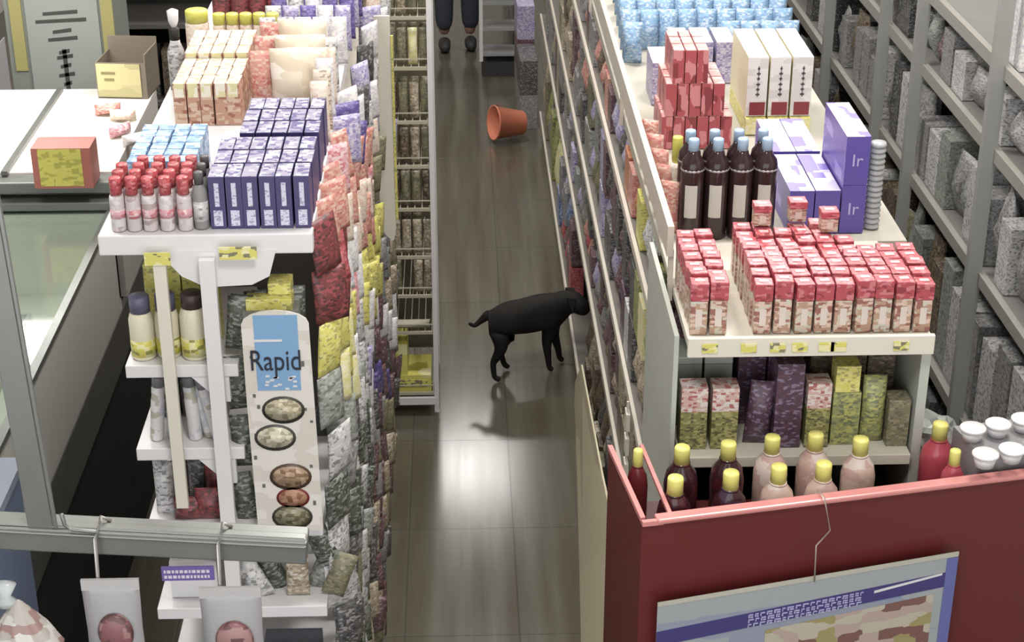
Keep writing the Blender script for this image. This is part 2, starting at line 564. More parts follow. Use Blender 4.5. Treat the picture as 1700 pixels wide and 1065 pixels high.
for i, x in enumerate((0.505, 0.585, 0.645, 0.69, 0.745, 0.77, 0.90)):
    R(MB().box(x - 0.016, x + 0.016, RGY - 0.0155, RGY - 0.0125, 1.632, 1.652).build('price_tag', M_TAG))
for y in (4.55, 6.05, 7.6):
    R(MB().bar((0.685, y, 0.1), (0.685, y, 1.62), 0.02, 0.03).build('upright', M_RAIL))

# hanging strip on the aisle side of the right gondola
hs = MB()
for k in range(9):
    z0 = 1.0 - k * 0.075
    hs.box(0.425, 0.435, 3.93 + 0.004 * (k % 2), 3.975, z0, z0 + 0.05)
hs.bar((0.43, 3.95, 0.33), (0.43, 3.95, 1.08), 0.006)
o = hs.build('hanging_merchandise_strip', M_CREAMW)
tag(o, 'cream strip of small hanging packs beside the beige panel near the red counter', 'display strip')

# beige board leaning against the foot of the shelves
bp = MB()
foot = [(0.435, 5.95), (0.425, 5.7), (0.375, 4.75), (0.350, 4.3), (0.335, 3.9), (0.325, 3.45)]
tops = [(0.437, 5.95, 0.10), (0.440, 5.7, 0.30), (0.437, 4.75, 0.40), (0.437, 4.3, 0.46), (0.437, 3.9, 0.52), (0.437, 3.45, 0.62)]
n = len(foot)
vs = [(x, y, 0.0) for x, y in foot] + list(tops) + [(x + 0.008, y, 0.0) for x, y in foot] + [(x + 0.006, y, z) for x, y, z in tops]
fs = []
for k in range(n - 1):
    fs += [(k, k + 1, n + k + 1, n + k), (2 * n + k + 1, 2 * n + k, 3 * n + k, 3 * n + k + 1), (n + k, n + k + 1, 3 * n + k + 1, 3 * n + k)]
fs += [(0, n, 3 * n, 2 * n), (n - 1, 3 * n - 1, 4 * n - 1, 2 * n - 1)]
bp.add(vs, fs)
o = bp.build('side_board', mat('beige_board', (232, 220, 184), 0.5))
tag(o, 'plain beige board leaning along the foot of the shelves beside the red counter', 'board')

# ================================================================== TALL WIRE RACK
RKX0, RKX1, RKY = -0.345, -0.105, 5.87
RACK_Z = [0.10, 0.36, 0.513, 0.672, 0.863, 1.03, 1.20, 1.40, 1.583]
rk = empty('wire_display_rack', (-0.22, 6.05, 0))
tag(rk, 'tall white wire display rack full of small brown packs beside the aisle', 'display rack')


def K(o):
    o.parent = rk; o.location = o.location - Vector((-0.22, 6.05, 0)); return o


for x in (RKX0, RKX1):
    for y in (RKY, RKY + 0.42):
        K(MB().bar((x, y, 0.02), (x, y, 1.95), 0.018).build('post', M_WHITE))
for z in RACK_Z:
    m = MB()
    m.bar((RKX0, RKY, z), (RKX1, RKY, z), 0.008, 0.012); m.bar((RKX0, RKY + 0.42, z), (RKX1, RKY + 0.42, z), 0.008)
    m.bar((RKX0, RKY, z), (RKX0, RKY + 0.42, z), 0.008); m.bar((RKX1, RKY, z), (RKX1, RKY + 0.42, z), 0.008)
    for k in range(9):
        x = RKX0 + (k + 0.5) * (RKX1 - RKX0) / 9
        m.bar((x, RKY, z), (x, RKY + 0.42, z), 0.004)
    m.bar((RKX0, RKY - 0.002, z + 0.035), (RKX1, RKY - 0.002, z + 0.035), 0.004)
    K(m.build('wire_shelf', mat('cream_wire', (176, 168, 146), 0.45)))
K(box('side_mesh', mat('cream_wire_side', (120, 112, 96), 0.6), RKX0 + 0.004, RKX0 + 0.008, RKY + 0.02, RKY + 0.4, 0.1, 1.9))
K(box('rear_board', mat('brown_board', (104, 96, 76), 0.8), RKX0 + 0.01, RKX1 - 0.012, RKY + 0.40, RKY + 0.41, 0.1, 1.9))
K(MB().box(RKX0, RKX1, RKY - 0.012, RKY + 0.003, 0.055, 0.085).build('bottom_rail', M_WHITE))

cnt = {}
for si, z in enumerate(RACK_Z):
    if si < 1 or si == 1: continue
    top = (RACK_Z[si + 1] if si + 1 < len(RACK_Z) else 1.75) - z
    for row in range(2):
        for k in range(6):
            c = random.choice(['brown', 'olive', 'olive', 'tan', 'tan', 'brown', 'olive'])
            if si == 7 and k == 4 and row == 0: c = 'pale yellow'
            if random.random() < 0.05: continue
            h = min(0.135, top - 0.03)
            place('rk_' + c, mk_packet(c, 0.034, 0.03, 0.1, 'snack_pack'), (RKX0 + 0.022 + k * 0.0395, RKY + 0.03 + row * 0.07, z + 0.006),
                  '%s snack pack, %s across, %s row, %s shelf up of wire rack' % (c, nth(k + 1), ('front', 'second')[row], nth(si + 1)), 'snack pack',
                  'small packs on the wire rack', rz=random.uniform(-0.1, 0.1), sc=(1, 1, h / 0.1))
# yellow carton at the rack's foot
yc = empty('display_carton', (-0.215, RKY + 0.10, 0.103))
M_YEL = printed('yellow_carton_print', ['yellow', 'pale yellow', (176, 164, 60)], 16, 0.5, [0.75, 0.15, 0.1])
m = MB(); m.box(-0.075, 0.09, -0.09, 0.09, 0, 0.07); m.box(-0.075, 0.0, -0.088, 0.085, 0.07, 0.215)
m.build('body', M_YEL, yc)
MB().box(-0.06, 0.075, -0.092, -0.0905, 0.022, 0.05).build('printed_panel', printed('yellow_olive_print', ['olive', 'yellow'], 90, 0.5), yc)
tag(yc, 'yellow open display carton on the bottom shelf of the wire rack', 'carton')
sk = MB().pouch(0.2, 0.05, 0.035)
o = sk.build('fabric_roll', mat('cream_cloth', (170, 164, 146), 0.9)); o.location = (-0.225, RKY + 0.02, 0.372)
tag(o, 'cream cloth roll on the second shelf up of the wire rack', 'cloth')

# ================================================================== WALL SHELVING WITH GREY POSTS (behind the right gondola)
WX = 1.5
ws = empty('wall_shelving', (1.75, 6.0, 0))
tag(ws, 'grey-framed wall shelving crowded with grey packs beyond the long gondola', 'shelf unit')


def W(o):
    o.parent = ws; o.location = o.location - Vector((1.75, 6.0, 0)); return o


WALL_BOARDS = [0.30, 0.70, 1.18, 1.56, 1.80]
for z in WALL_BOARDS:
    W(box('shelf', mat('grey_shelf_board', (118, 116, 112), 0.5), WX + 0.02, 2.1, 3.2, 10.5, z - 0.02, z))
    W(box('shelf_edge', mat('grey_shelf_edge', (150, 146, 138), 0.45), WX, WX + 0.02, 3.2, 10.5, z - 0.03, z + 0.008))
for y in (3.72, 4.52, 5.33, 5.80, 6.68, 7.72, 9.1):
    W(MB().bar((WX - 0.012, y, 0), (WX - 0.012, y, 2.5), 0.042 if y < 5 else 0.038, 0.028, up=(0, 1, 0)).build('post', M_POST))
W(box('back_panel', mat('grey_back', (104, 102, 98), 0.7), 2.1, 2.12, 3.2, 10.5, 0, 2.6))
W(box('base', M_DARK, WX + 0.03, 2.1, 3.2, 10.5, 0, 0.08))

# ================================================================== region-coloured dense goods
def pick(regs, p, default):
    x, y = pr(p)
    for r in regs:
        if r[0] <= x < r[2] and r[1] <= y < r[3]:
            return random.choice(r[4])
    return random.choice(default)


def inframe(p, m=25):
    x, y = pr(p)
    return -m < x < 1700 + m and -m < y < 1065 + m


# --- left gondola, aisle side: hanging packets on hooks, column by column
REG_L = [(500, 150, 585, 250, ['lilac', 'purple', 'lilac', 'white']), (535, 235, 607, 400, ['salmon', 'salmon', 'cream', 'pink']),
         (583, 340, 622, 520, ['yellow']), (490, 395, 560, 545, ['red', 'red', 'salmon', 'dark red']), (540, 480, 572, 640, ['yellow', 'pale yellow']),
         (555, 380, 600, 640, ['white', 'lilac', 'pale grey', 'pink']), (585, 500, 660, 680, ['navy', 'maroon', 'white', 'dark grey', 'lilac']),
         (500, 590, 545, 640, ['cream', 'white']), (600, 640, 665, 1100, ['grey', 'olive', 'tan', 'maroon', 'dark grey']),
         (480, 620, 640, 1100, ['dark grey', 'dark green', 'grey-green', 'olive', 'dark green', 'pale grey', 'grey']),
         (540, -40, 640, 240, ['white', 'pale grey', 'lilac', 'dark grey', 'cream'])]
nl = 0
for j in range(27):
    y = 3.12 + j * 0.1
    k = 0
    for lev in range(15):
        z = 0.22 + lev * 0.115
        pc = (-0.27, y, z + 0.05)
        if not inframe(pc, 10): continue
        x_, y_ = pr(pc)
        c = pick(REG_L, pc, ['grey', 'olive', 'tan'])
        k += 1
        jx = random.uniform(-0.008, 0.008)
        if k > 14 or y > 5.75 or (j % 2 == 1 and j > 12): continue
        place('pk_' + c, mk_packet(c, 0.078, 0.026, 0.115), (-0.268 + jx, y + random.uniform(-0.012, 0.012), z), '%s hanging packet, %s column from near end, %s up, white-ended gondola' % (c, nth(j + 1), nth(k)),
              'packet', 'packets hanging on the aisle side of the white-ended gondola', rz=math.radians(random.uniform(32, 62)), rx=random.uniform(-0.1, 0.1), ry=random.uniform(-0.12, 0.12))
        nl += 1

# long white hanging display strip
st = empty('hanging_display_strip', (-0.23, 5.0, 1.15))
MB().box(-0.024, 0.024, -0.004, 0.004, 0.0, 0.68).build('strip', M_CREAMW, st)
MB().box(0.0245, 0.032, -0.006, 0.004, 0.03, 0.62).build('yellow_edge', pm('yellow'), st)
MB().add([(-0.024, -0.004, 0), (0.024, -0.004, 0), (0.016, -0.004, -0.045), (-0.004, -0.004, -0.03),
          (-0.024, 0.004, 0), (0.024, 0.004, 0), (0.016, 0.004, -0.045), (-0.004, 0.004, -0.03)],
         [(3, 2, 1, 0), (4, 5, 6, 7), (1, 2, 6, 5), (2, 3, 7, 6), (3, 0, 4, 7)]).build('torn_end', M_CREAMW, st)
tag(st, 'long white hanging strip with a yellow edge in front of the wire rack', 'display strip')

# --- right gondola, aisle side
REG_R = [(880, 180, 940, 300, ['green', 'pale yellow', 'grey', 'olive']), (890, 300, 955, 368, ['lilac', 'blue', 'grey']), (905, 365, 990, 500, ['red', 'salmon', 'red', 'maroon']),
         (1040, 265, 1095, 335, ['orange', 'salmon']), (1055, 330, 1125, 378, ['yellow']), (1055, 376, 1125, 425, ['pale grey']),
         (930, 150, 1000, 500, ['grey', 'dark grey', 'olive', 'grey-green', 'lilac']), (1000, 170, 1070, 470, ['maroon', 'maroon', 'dark grey', 'lilac']),
         (900, 0, 960, 180, ['grey', 'tan', 'olive', 'maroon']), (960, 0, 1050, 170, ['maroon', 'brown', 'salmon', 'grey']),
         (1060, 420, 1110, 560, ['green', 'pale yellow', 'grey-green']), (1020, 440, 1070, 520, ['navy', 'plum']), (1030, 500, 1090, 560, ['lilac', 'pale grey']),
         (940, 560, 1000, 760, ['tan', 'brown', 'beige']), (1000, 560, 1100, 800, ['brown', 'maroon', 'tan', 'olive', 'dark grey'])]
LN = ['lowest', 'second', 'third', 'highest']
for li, z in enumerate(RIGHT_BOARDS):
    hmax = [0.36, 0.28, 0.36, 0.148][li]
    y = 3.42; i = 0
    while y < 9.1:
        step = 0.115 if y < 6.5 else 0.15
        i += 1
        layers = 1 if li == 3 else (2 if y < 7.6 else 1)
        for dep, lay in [(d_, l_) for d_ in range(2) for l_ in range(layers)]:
            if dep == 1 and (lay == 1 or y > 7.6): continue
            hh = hmax / (2 if layers == 2 else 1)
            h = hh * random.uniform(0.82, 0.98)
            zb = z + 0.002 + lay * hh
            pc = (0.48 + dep * 0.07, y, zb + h * 0.6)
            if not inframe(pc, 12): continue
            if li == 0 and 5.75 < y < 6.6: continue
            if dep == 1 and random.random() < 0.1: continue
            c = pick(REG_R, pc, ['grey', 'brown', 'maroon', 'olive'])
            kind = 'snack bag' if random.random() < 0.6 else 'carton'
            w = step * 0.92
            if layers == 1: where = ('front row', 'rear row')[dep]
            else: where = 'rear row' if dep else ('front lower', 'front upper')[lay]
            lab = '%s %s, %s, %s from near end, %s shelf of long gondola' % (c, kind, where, nth(i), LN[li])
            if kind == 'snack bag':
                place('bag_' + c, mk_packet(c, 0.105, 0.06, 0.2, 'snack_bag'), (0.487 + dep * 0.076, y, zb), lab, 'snack bag', 'goods on the aisle side of the long gondola',
                      rz=-PI / 2 + random.uniform(-0.15, 0.15), sc=(w / 0.105, 0.95, h / 0.2))
            else:
                place('ctn_' + c, mk_carton(c, 0.1, 0.055, 0.2), (0.487 + dep * 0.076, y, zb), lab, 'carton', 'goods on the aisle side of the long gondola',
                      rz=-PI / 2, sc=(w / 0.1, 1, h / 0.2))
        y += step

# --- wall shelving goods
REG_W = [(1620, -50, 1730, 130, ['pale grey', 'grey-green', 'white']), (1540, -50, 1700, 60, ['grey-green', 'pale grey']), (1590, 540, 1730, 720, ['pale grey', 'pale grey', 'grey']),
         (1660, 240, 1730, 560, ['grey-green', 'grey', 'olive', 'pale grey']), (1300, 0, 1480, 210, ['grey', 'pale grey', 'dark grey', 'brown']),
         (1540, 60, 1660, 240, ['grey', 'pale grey', 'maroon', 'grey']), (1500, 170, 1660, 450, ['grey', 'pale grey', 'olive', 'grey-green']),
         (1500, 400, 1700, 600, ['brown', 'grey', 'grey-green', 'dark grey'])]
WN = ['lowest', 'second', 'third', 'fourth', 'top']
for li, z in enumerate(WALL_BOARDS):
    hmax = [0.3, 0.36, 0.27, 0.17, 0.3][li]
    y = 3.5; i = 0
    while y < 9.5:
        step = random.uniform(0.1, 0.15)
        i += 1
        h = hmax * random.uniform(0.65, 0.98)
        pc = (WX + 0.06, y, z + h * 0.6)
        if inframe(pc, 15):
            c = pick(REG_W, pc, ['grey', 'dark grey', 'pale grey', 'brown'])
            if random.random() < 0.5:
                place('wb_' + c, mk_packet(c, 0.12, 0.08, 0.2, 'bagged_goods'), (WX + 0.075, y, z + 0.002), '%s bag, %s along from the near end, %s shelf of the wall shelving' % (c, nth(i), WN[li]), 'bag',
                      'goods on the wall shelving', rz=-PI / 2 + random.uniform(-0.2, 0.2), sc=(step / 0.125, 1, h / 0.2))
            else:
                place('wc_' + c, mk_carton(c, 0.11, 0.12, 0.2, 'stock_carton'), (WX + 0.09, y, z + 0.002), '%s carton, %s along from the near end, %s shelf of the wall shelving' % (c, nth(i), WN[li]), 'carton',
                      'goods on the wall shelving', rz=-PI / 2, sc=(step / 0.125, 1, h / 0.2))
        h2 = hmax * random.uniform(0.75, 0.98)
        pc2 = (WX + 0.2, y, z + h2 * 0.8)
        if inframe(pc2, 5) and li > 0 and y < 8.2:
            c = pick(REG_W, pc2, ['grey', 'pale grey', 'brown'])
            place('wr_' + c, mk_carton(c, 0.11, 0.11, 0.2, 'rear_stock_carton'), (WX + 0.235, y, z + 0.002), '%s carton, rear row, %s from near end, %s shelf of the wall shelving' % (c, nth(i), WN[li]), 'carton',
                  'goods on the wall shelving', rz=-PI / 2, sc=(step / 0.125, 1, h2 / 0.2))
        y += step

# ================================================================== GOODS ON THE LEFT GONDOLA'S TOP
Z0 = LTOP + 0.001
M_REDCAP = printed('red_cap_plastic', [(196, 80, 86), (206, 120, 122), (160, 56, 62)], 160, 0.35, [0.6, 0.2, 0.2])
M_MILK = printed('milky_tube', [(196, 184, 184), (206, 200, 200), (170, 150, 150)], 60, 0.3, [0.5, 0.3, 0.2])
M_GREYB = mat('grey_bottle_plastic', (132, 130, 130), 0.3)
ROW = ['front', 'second', 'third', 'fourth', 'fifth', 'sixth', 'seventh', 'eighth', 'ninth', 'rearmost']
for r in range(4):
    for c in range(5):
        if r == 3 and c in (0,): continue
        x = -0.66 + c * 0.0315 + random.uniform(-0.003, 0.003) + r * 0.001; y = 3.088 + r * 0.038
        place('redcap', mk_bottle('squeeze_bottle', 0.108, 0.0145, M_MILK, M_REDCAP, pm('pink', 120), 0.30, 0.8, 0.6, (0.25, 0.42), 0.6), (x, y, Z0),
              'milky bottle with red cap, %s row, %s across from the freezer side, white top shelf' % (ROW[r], nth(c + 1)), 'bottle', 'red-capped bottles on the white top shelf')
for r in range(3):
    for c in range(1):
        place('greybottle', mk_bottle('grey_bottle', 0.115, 0.015, M_GREYB, mat('dark_grey_cap', (86, 84, 84), 0.4), pm('pale grey'), 0.2, 0.6, 0.5), (-0.503 + c * 0.03, 3.095 + r * 0.045, Z0),
              'grey bottle in the %s row between red-capped bottles and navy boxes' % ROW[r], 'bottle', 'grey bottles on the white top shelf')
# blue and white sachet boxes
M_BW = printed('blue_white_print', [(120, 160, 200), (190, 200, 220), (92, 130, 178)], 90, 0.4, [0.45, 0.35, 0.2])
for r in range(6):
    for c in range(4):
        def f():
            return MB().box(-0.0155, 0.0155, -0.018, 0.018, 0, 0.082).build('sachet_box', M_BW, None, 0.001)
        place('bluebox', f, (-0.652 + c * 0.034 + random.uniform(-0.002, 0.002), 3.262 + r * 0.039, Z0), 'blue and white sachet box, %s row, %s across, behind the red-capped bottles' % (ROW[r], nth(c + 1)), 'box',
              'blue and white sachet boxes', rz=random.uniform(-0.08, 0.08))
# navy boxes
M_NAVY = mat('navy_card', (58, 52, 104), 0.38)
M_NTOP = printed('grey_lilac_print', [(140, 134, 156), (190, 186, 204), (84, 74, 130)], 110, 0.4, [0.5, 0.25, 0.25])
M_LAB = printed('pale_label', [(196, 192, 214), (150, 144, 176)], 260, 0.4, [0.75, 0.25])


def navy_box():
    root = empty('slim_box')
    MB().box(-0.0150, 0.0150, -0.037, 0.037, 0, 0.106).build('body', M_NAVY, root)
    MB().box(-0.0140, 0.0140, -0.035, 0.035, 0.106, 0.1066).build('top_print', M_NTOP, root)
    MB().box(-0.0045, 0.0045, -0.0378, -0.037, 0.046, 0.094).build('name_strip', M_LAB, root)
    MB().box(-0.0085, 0.0085, -0.0378, -0.037, 0.006, 0.038).build('label', M_LAB, root)
    return root


for r in range(6):
    for c in range(6):
        if r >= 3 and c == 0: continue
        y = 3.124 + r * 0.078 + (0.02 if r >= 3 else 0)
        place('navy', navy_box, (-0.470 + c * 0.0325 + (0.002 if r % 2 else 0) + random.uniform(-0.001, 0.001), y, Z0 + 0.0), 'slim navy box with pale label, %s row, %s across, on the white top shelf' % (ROW[r], nth(c + 1)), 'box',
              'slim navy boxes on the white top shelf', rz=random.uniform(-0.02, 0.02))
# tan and peach boxes
M_PEACH = printed('peach_print', [(190, 142, 116), (206, 176, 150), (160, 100, 80)], 80, 0.45, [0.5, 0.3, 0.2])
M_BEI = printed('beige_print', [(200, 188, 164), (170, 150, 124), (214, 206, 190)], 110, 0.45, [0.5, 0.25, 0.25])
M_CAPT = printed('yellow_white_flap', [(214, 206, 150), (226, 220, 200)], 60, 0.45)


def tan_box():
    root = empty('wrapped_box')
    MB().box(-0.014, 0.014, -0.031, 0.031, 0, 0.098, 0, 1).build('body', [M_PEACH, M_BEI], root)
    MB().box(-0.011, 0.011, -0.0322, -0.031, 0.066, 0.098).build('front_flap', M_CAPT, root)
    return root


for r in range(6):
    for c in range(5):
        place('tan', tan_box, (-0.628 + c * 0.030, 3.735 + r * 0.066, Z0 + (0.0 if r < 3 else 0.0)), 'peach and beige box, %s row, %s across, behind blue sachet boxes' % (ROW[r], nth(c + 1)), 'box',
              'peach and beige boxes on the gondola top', rz=random.uniform(-0.04, 0.04), sc=(1, 1, 1 + 0.12 * (r > 2)))
# big cream bags with red-brown sides
def big_bag():
    root = empty('flour_bag')
    MB().pouch(0.118, 0.10, 0.155).build('body', printed('cream_bag_print', [(212, 198, 176), (204, 186, 160), (226, 218, 204)], 22, 0.5, [0.6, 0.2, 0.2]), root)
    MB().box(-0.05, 0.05, -0.055, -0.046, 0.03, 0.036).build('print_line', mat('red_brown_ink', (140, 60, 52), 0.5), root)
    return root


place('bigbag', big_bag, (-0.372, 3.78, Z0), 'large cream flour bag behind the navy boxes', 'bag')
place('bigbag', big_bag, (-0.370, 3.89, Z0), 'large cream flour bag directly behind the first cream bag', 'bag')
place('bigbag', big_bag, (-0.375, 4.02, Z0), 'rearmost large cream flour bag near the lilac packs', 'bag')
for k in range(3):
    place('rbag', mk_packet('salmon', 0.05, 0.05, 0.15, 'red_brown_bag'), (-0.452, 3.78 + k * 0.12, Z0), 'red-brown bag in the %s row, beside the big cream flour bags' % ROW[k], 'bag', 'red-brown bags')
for k in range(5):
    c = ['cream', 'beige', 'white', 'cream', 'pale grey'][k]
    place('tl_' + c, mk_packet(c, 0.04, 0.04, 0.14, 'tall_pack'), (-0.305, 3.58 + k * 0.085, Z0), '%s tall pack, %s back along the aisle edge of the gondola top' % (c, nth(k + 1)), 'pack', 'tall packs at the aisle edge')
# yellow lids
M_YLID = mat('yellow_lid', (206, 204, 84), 0.35)
place('bigjar', mk_jar('spice_jar', 0.13, 0.030, pm('cream'), M_YLID), (-0.655, 4.21, Z0), 'large jar with yellow lid beside the row of small yellow-lidded jars', 'jar')
for k in range(5):
    place('sjar', mk_jar('spice_jar', 0.12, 0.0165, pm('cream'), M_YLID), (-0.60 + k * 0.0335, 4.21, Z0), 'small jar with yellow lid, %s in the row from the large jar' % nth(k + 1), 'jar', 'small yellow-lidded jars')
for k in range(4):
    place('rp', mk_packet('dark red', 0.05, 0.04, 0.15, 'coffee_pack'), (-0.62 + k * 0.048, 4.42, Z0), 'dark red pack behind the yellow-lidded jars, %s across' % nth(k + 1), 'pack', 'dark red packs')
for r in range(5):
    for k in range(5):
        c = random.choice(['lilac', 'white', 'purple', 'pale grey'])
        place('lp_' + c, mk_packet(c, 0.04, 0.05, 0.12, 'soap_pack'), (-0.475 + k * 0.044 + r * 0.004, 4.17 + r * 0.11, Z0), '%s pack in the lilac and white block, %s row, %s across' % (c, ROW[r], nth(k + 1)), 'pack', 'lilac and white packs')
# pump bottle
def pump():
    root = empty('pump_bottle')
    MB().lathe([(0.02, 0), (0.021, 0.09), (0.012, 0.115), (0.012, 0.12)], 14).build('body', pm('pale grey'), root)
    MB().lathe([(0.012, 0.12), (0.013, 0.145), (0.008, 0.15)], 12).build('collar', M_DARK, root)
    MB().lathe([(0.006, 0.15), (0.012, 0.165), (0.014, 0.19), (0.004, 0.195)], 12).build('pump_head', M_WHITE, root)
    return root


place('pump', pump, (-0.675, 3.98, Z0), 'pump bottle with white head and black collar beside the peach boxes', 'bottle')

# ------------------------------------------------------------------ end-cap goods, left
M_YLB = printed('yellow_front_label', [(204, 196, 80), (214, 208, 150), (140, 136, 60)], 90, 0.4, [0.6, 0.25, 0.15])
M_PCAP = mat('violet_grey_cap', (92, 88, 116), 0.35)
M_BCAP = mat('dark_brown_cap', (64, 44, 44), 0.4)
zz = END_Z[0] + 0.001
fb = mk_bottle('vitamin_bottle', 0.135, 0.025, mat('cream_bottle', (214, 206, 178), 0.35), M_PCAP, M_YLB, 0.24, 0.82, 0.7, (0.06, 0.32), 0.62)
for k, (x, y) in enumerate(((-0.641, 3.10), (-0.592, 3.108))):
    place('vit', fb, (x, y, zz), 'cream bottle, violet-grey cap, yellow label, %s from the shelf end, upper end shelf' % nth(k + 1), 'bottle', 'cream bottles with yellow labels')
fb2 = mk_bottle('vitamin_bottle', 0.14, 0.028, mat('cream_bottle', (214, 206, 178), 0.35), M_BCAP, M_YLB, 0.2, 0.8, 0.7, (0.06, 0.34), 0.66)
place('vit2', fb2, (-0.537, 3.10, zz), 'stout cream bottle with dark brown cap and yellow label by the upright', 'bottle')
for k in range(4):
    place('yb', mk_carton('yellow', 0.035, 0.035, 0.17, 'yellow_box'), (-0.625 + k * 0.038, 3.19, zz), 'yellow box behind the cream bottles, %s across' % nth(k + 1), 'box', 'yellow boxes behind the cream bottles')
zz = END_Z[1] + 0.001
for k, (x, rz_, tl) in enumerate(((-0.633, 0.1, 0.10), (-0.600, 0, 0.05), (-0.553, 0, -0.04), (-0.524, 0, -0.16), (-0.505, 0.2, -0.2))):
    place('tube', mk_bottle('white_tube', 0.145, 0.014, printed('white_green_tube', [(206, 204, 204), (170, 168, 150), (186, 186, 196)], 50, 0.35, [0.6, 0.2, 0.2]), mat('grey_tube_cap', (120, 116, 124), 0.4), None, 0.14, 0.9, 0.8),
          (x, 3.10 + 0.012 * (k % 2), zz), 'leaning white tube, %s from the freezer side on the middle end shelf' % nth(k + 1), 'tube', 'white tubes', ry=tl, rz=rz_)
for k in range(3):
    place('dkc', mk_carton('dark grey', 0.045, 0.05, 0.13, 'dark_box'), (-0.62 + k * 0.05, 3.22, zz), 'dark grey box behind the white tubes, %s across' % nth(k + 1), 'box', 'dark boxes behind the tubes')
zz = END_Z[2] + 0.001
for k, (x, y, w, h, c) in enumerate(((-0.63, 3.11, 0.04, 0.13, 'pale grey'), (-0.605, 3.18, 0.04, 0.14, 'maroon'), (-0.565, 3.15, 0.04, 0.14, 'dark grey'), (-0.535, 3.09, 0.06, 0.075, 'dark red'), (-0.52, 3.14, 0.06, 0.13, 'dark red'), (-0.58, 3.09, 0.06, 0.055, 'dark red'))):
    place('lowp%d' % k, mk_packet(c, w, 0.035, h, 'spice_packet'), (x, y, zz), '%s packet on the third end shelf, %s from the freezer side' % (c, nth(k + 1)), 'packet', 'packets on the third end shelf')
zz = END_Z[3] + 0.001
o = MB().box(-0.05, 0.05, -0.03, 0.03, 0, 0.09, 0).build('white_box', M_WHITE); o.location = (-0.585, 3.13, zz)
tag(o, 'white box on the end shelf under the purple sign', 'box')
sgn = empty('purple_sign', (-0.586, 3.045, 1.155))
MB().box(-0.055, 0.055, -0.002, 0.002, 0, 0.034).build('board', mat('violet_sign', (112, 92, 168), 0.4), sgn)
m = MB()
for r in range(2):
    x = -0.05
    while x < 0.045:
        w = random.uniform(0.003, 0.008); m.box(x, x + w, -0.0028, -0.002, 0.006 + r * 0.013, 0.013 + r * 0.013); x += w + 0.0025
m.build('lettering', mat('white_ink', (216, 212, 226), 0.5), sgn)
tag(sgn, 'small violet sign with white lettering below the aluminium rail', 'sign')

# hanging cardboard panel with the blue top
pn = empty('hanging_sign', (-0.368, 3.035, 1.28))
M_PAN = printed('white_panel_print', [(216, 210, 202), (206, 198, 188)], 20, 0.45)
m = MB(); prof = []
for k in range(9):
    a = PI * k / 8
    prof.append((math.cos(a) * 0.066, 0.475 + math.sin(a) * 0.03))
prof = [(0.072, 0.0), (0.07, 0.2)] + prof + [(-0.066, 0.3), (-0.062, 0.0)]
n = len(prof)
m.add([(x, -0.002, z) for x, z in prof] + [(x, 0.002, z) for x, z in prof],
      [tuple(range(n)), tuple(range(n, 2 * n))[::-1]] + [(k, n + k, n + (k + 1) % n, (k + 1) % n) for k in range(n)])
m.build('sheet', M_PAN, pn)
MB().box(-0.042, 0.044, -0.0034, -0.0021, 0.33, 0.495).build('blue_panel', mat('sky_blue_print', (116, 160, 204), 0.4), pn)
MB().box(-0.042, 0.012, -0.0044, -0.0034, 0.438, 0.443).build('white_line', M_WHITE, pn)
text_mesh('lettering', 'Rapid', 0.064, mat('ink_black', (34, 38, 52), 0.5), pn, (-0.003, -0.0048, 0.395), sx=0.72)
m = MB()
for k in range(16):
    x = random.uniform(-0.035, 0.038); z = random.uniform(0.33, 0.362); m.box(x, x + 0.008, -0.0044, -0.0034, z, z + 0.004)
m.build('small_print', M_WHITE, pn)
FOODS = [(0.006, 0.285, 0.043, (190, 180, 150), (60, 58, 48)), (-0.014, 0.222, 0.042, (204, 196, 170), (70, 68, 62)), (0.012, 0.130, 0.043, (172, 140, 112), (84, 62, 46)),
         (0.014, 0.080, 0.034, (178, 128, 100), (120, 36, 36)), (0.010, 0.034, 0.042, (138, 132, 104), (64, 60, 48))]
for i, (x, z, r, c1, c2) in enumerate(FOODS):
    pc = MB().lathe([(r, 0), (r, 0.0014)], 22, 0, (0, 0, 0), 1, 0.72)
    o = pc.build('food_picture', mat('crust_%d' % i, c2, 0.5), pn); o.location = (x, -0.0021, z); o.rotation_euler = (PI / 2, 0, 0)
    q = MB().lathe([(r * 0.86, 0), (r * 0.86, 0.0008)], 22, 0, (0, 0, 0), 1, 0.66).build('filling', printed('filling_%d' % i, [c1, tuple(max(0, k - 40) for k in c1), tuple(min(255, k + 25) for k in c1)], 120, 0.5, [0.5, 0.3, 0.2]), o)
    q.location = (0, 0.001, 0.0014)
m = MB()
for k in range(12):
    x = random.choice([random.uniform(-0.06, -0.045), random.uniform(0.046, 0.062)]); z = random.uniform(0.02, 0.43)
    m.box(x, x + 0.006, -0.003, -0.002, z, z + random.uniform(0.004, 0.012))
m.build('lettering_pattern', mat('ink_grey', (96, 98, 92), 0.5), pn)
tag(pn, 'tall white hanging panel lettered Rapid with blue top and food pictures', 'sign')

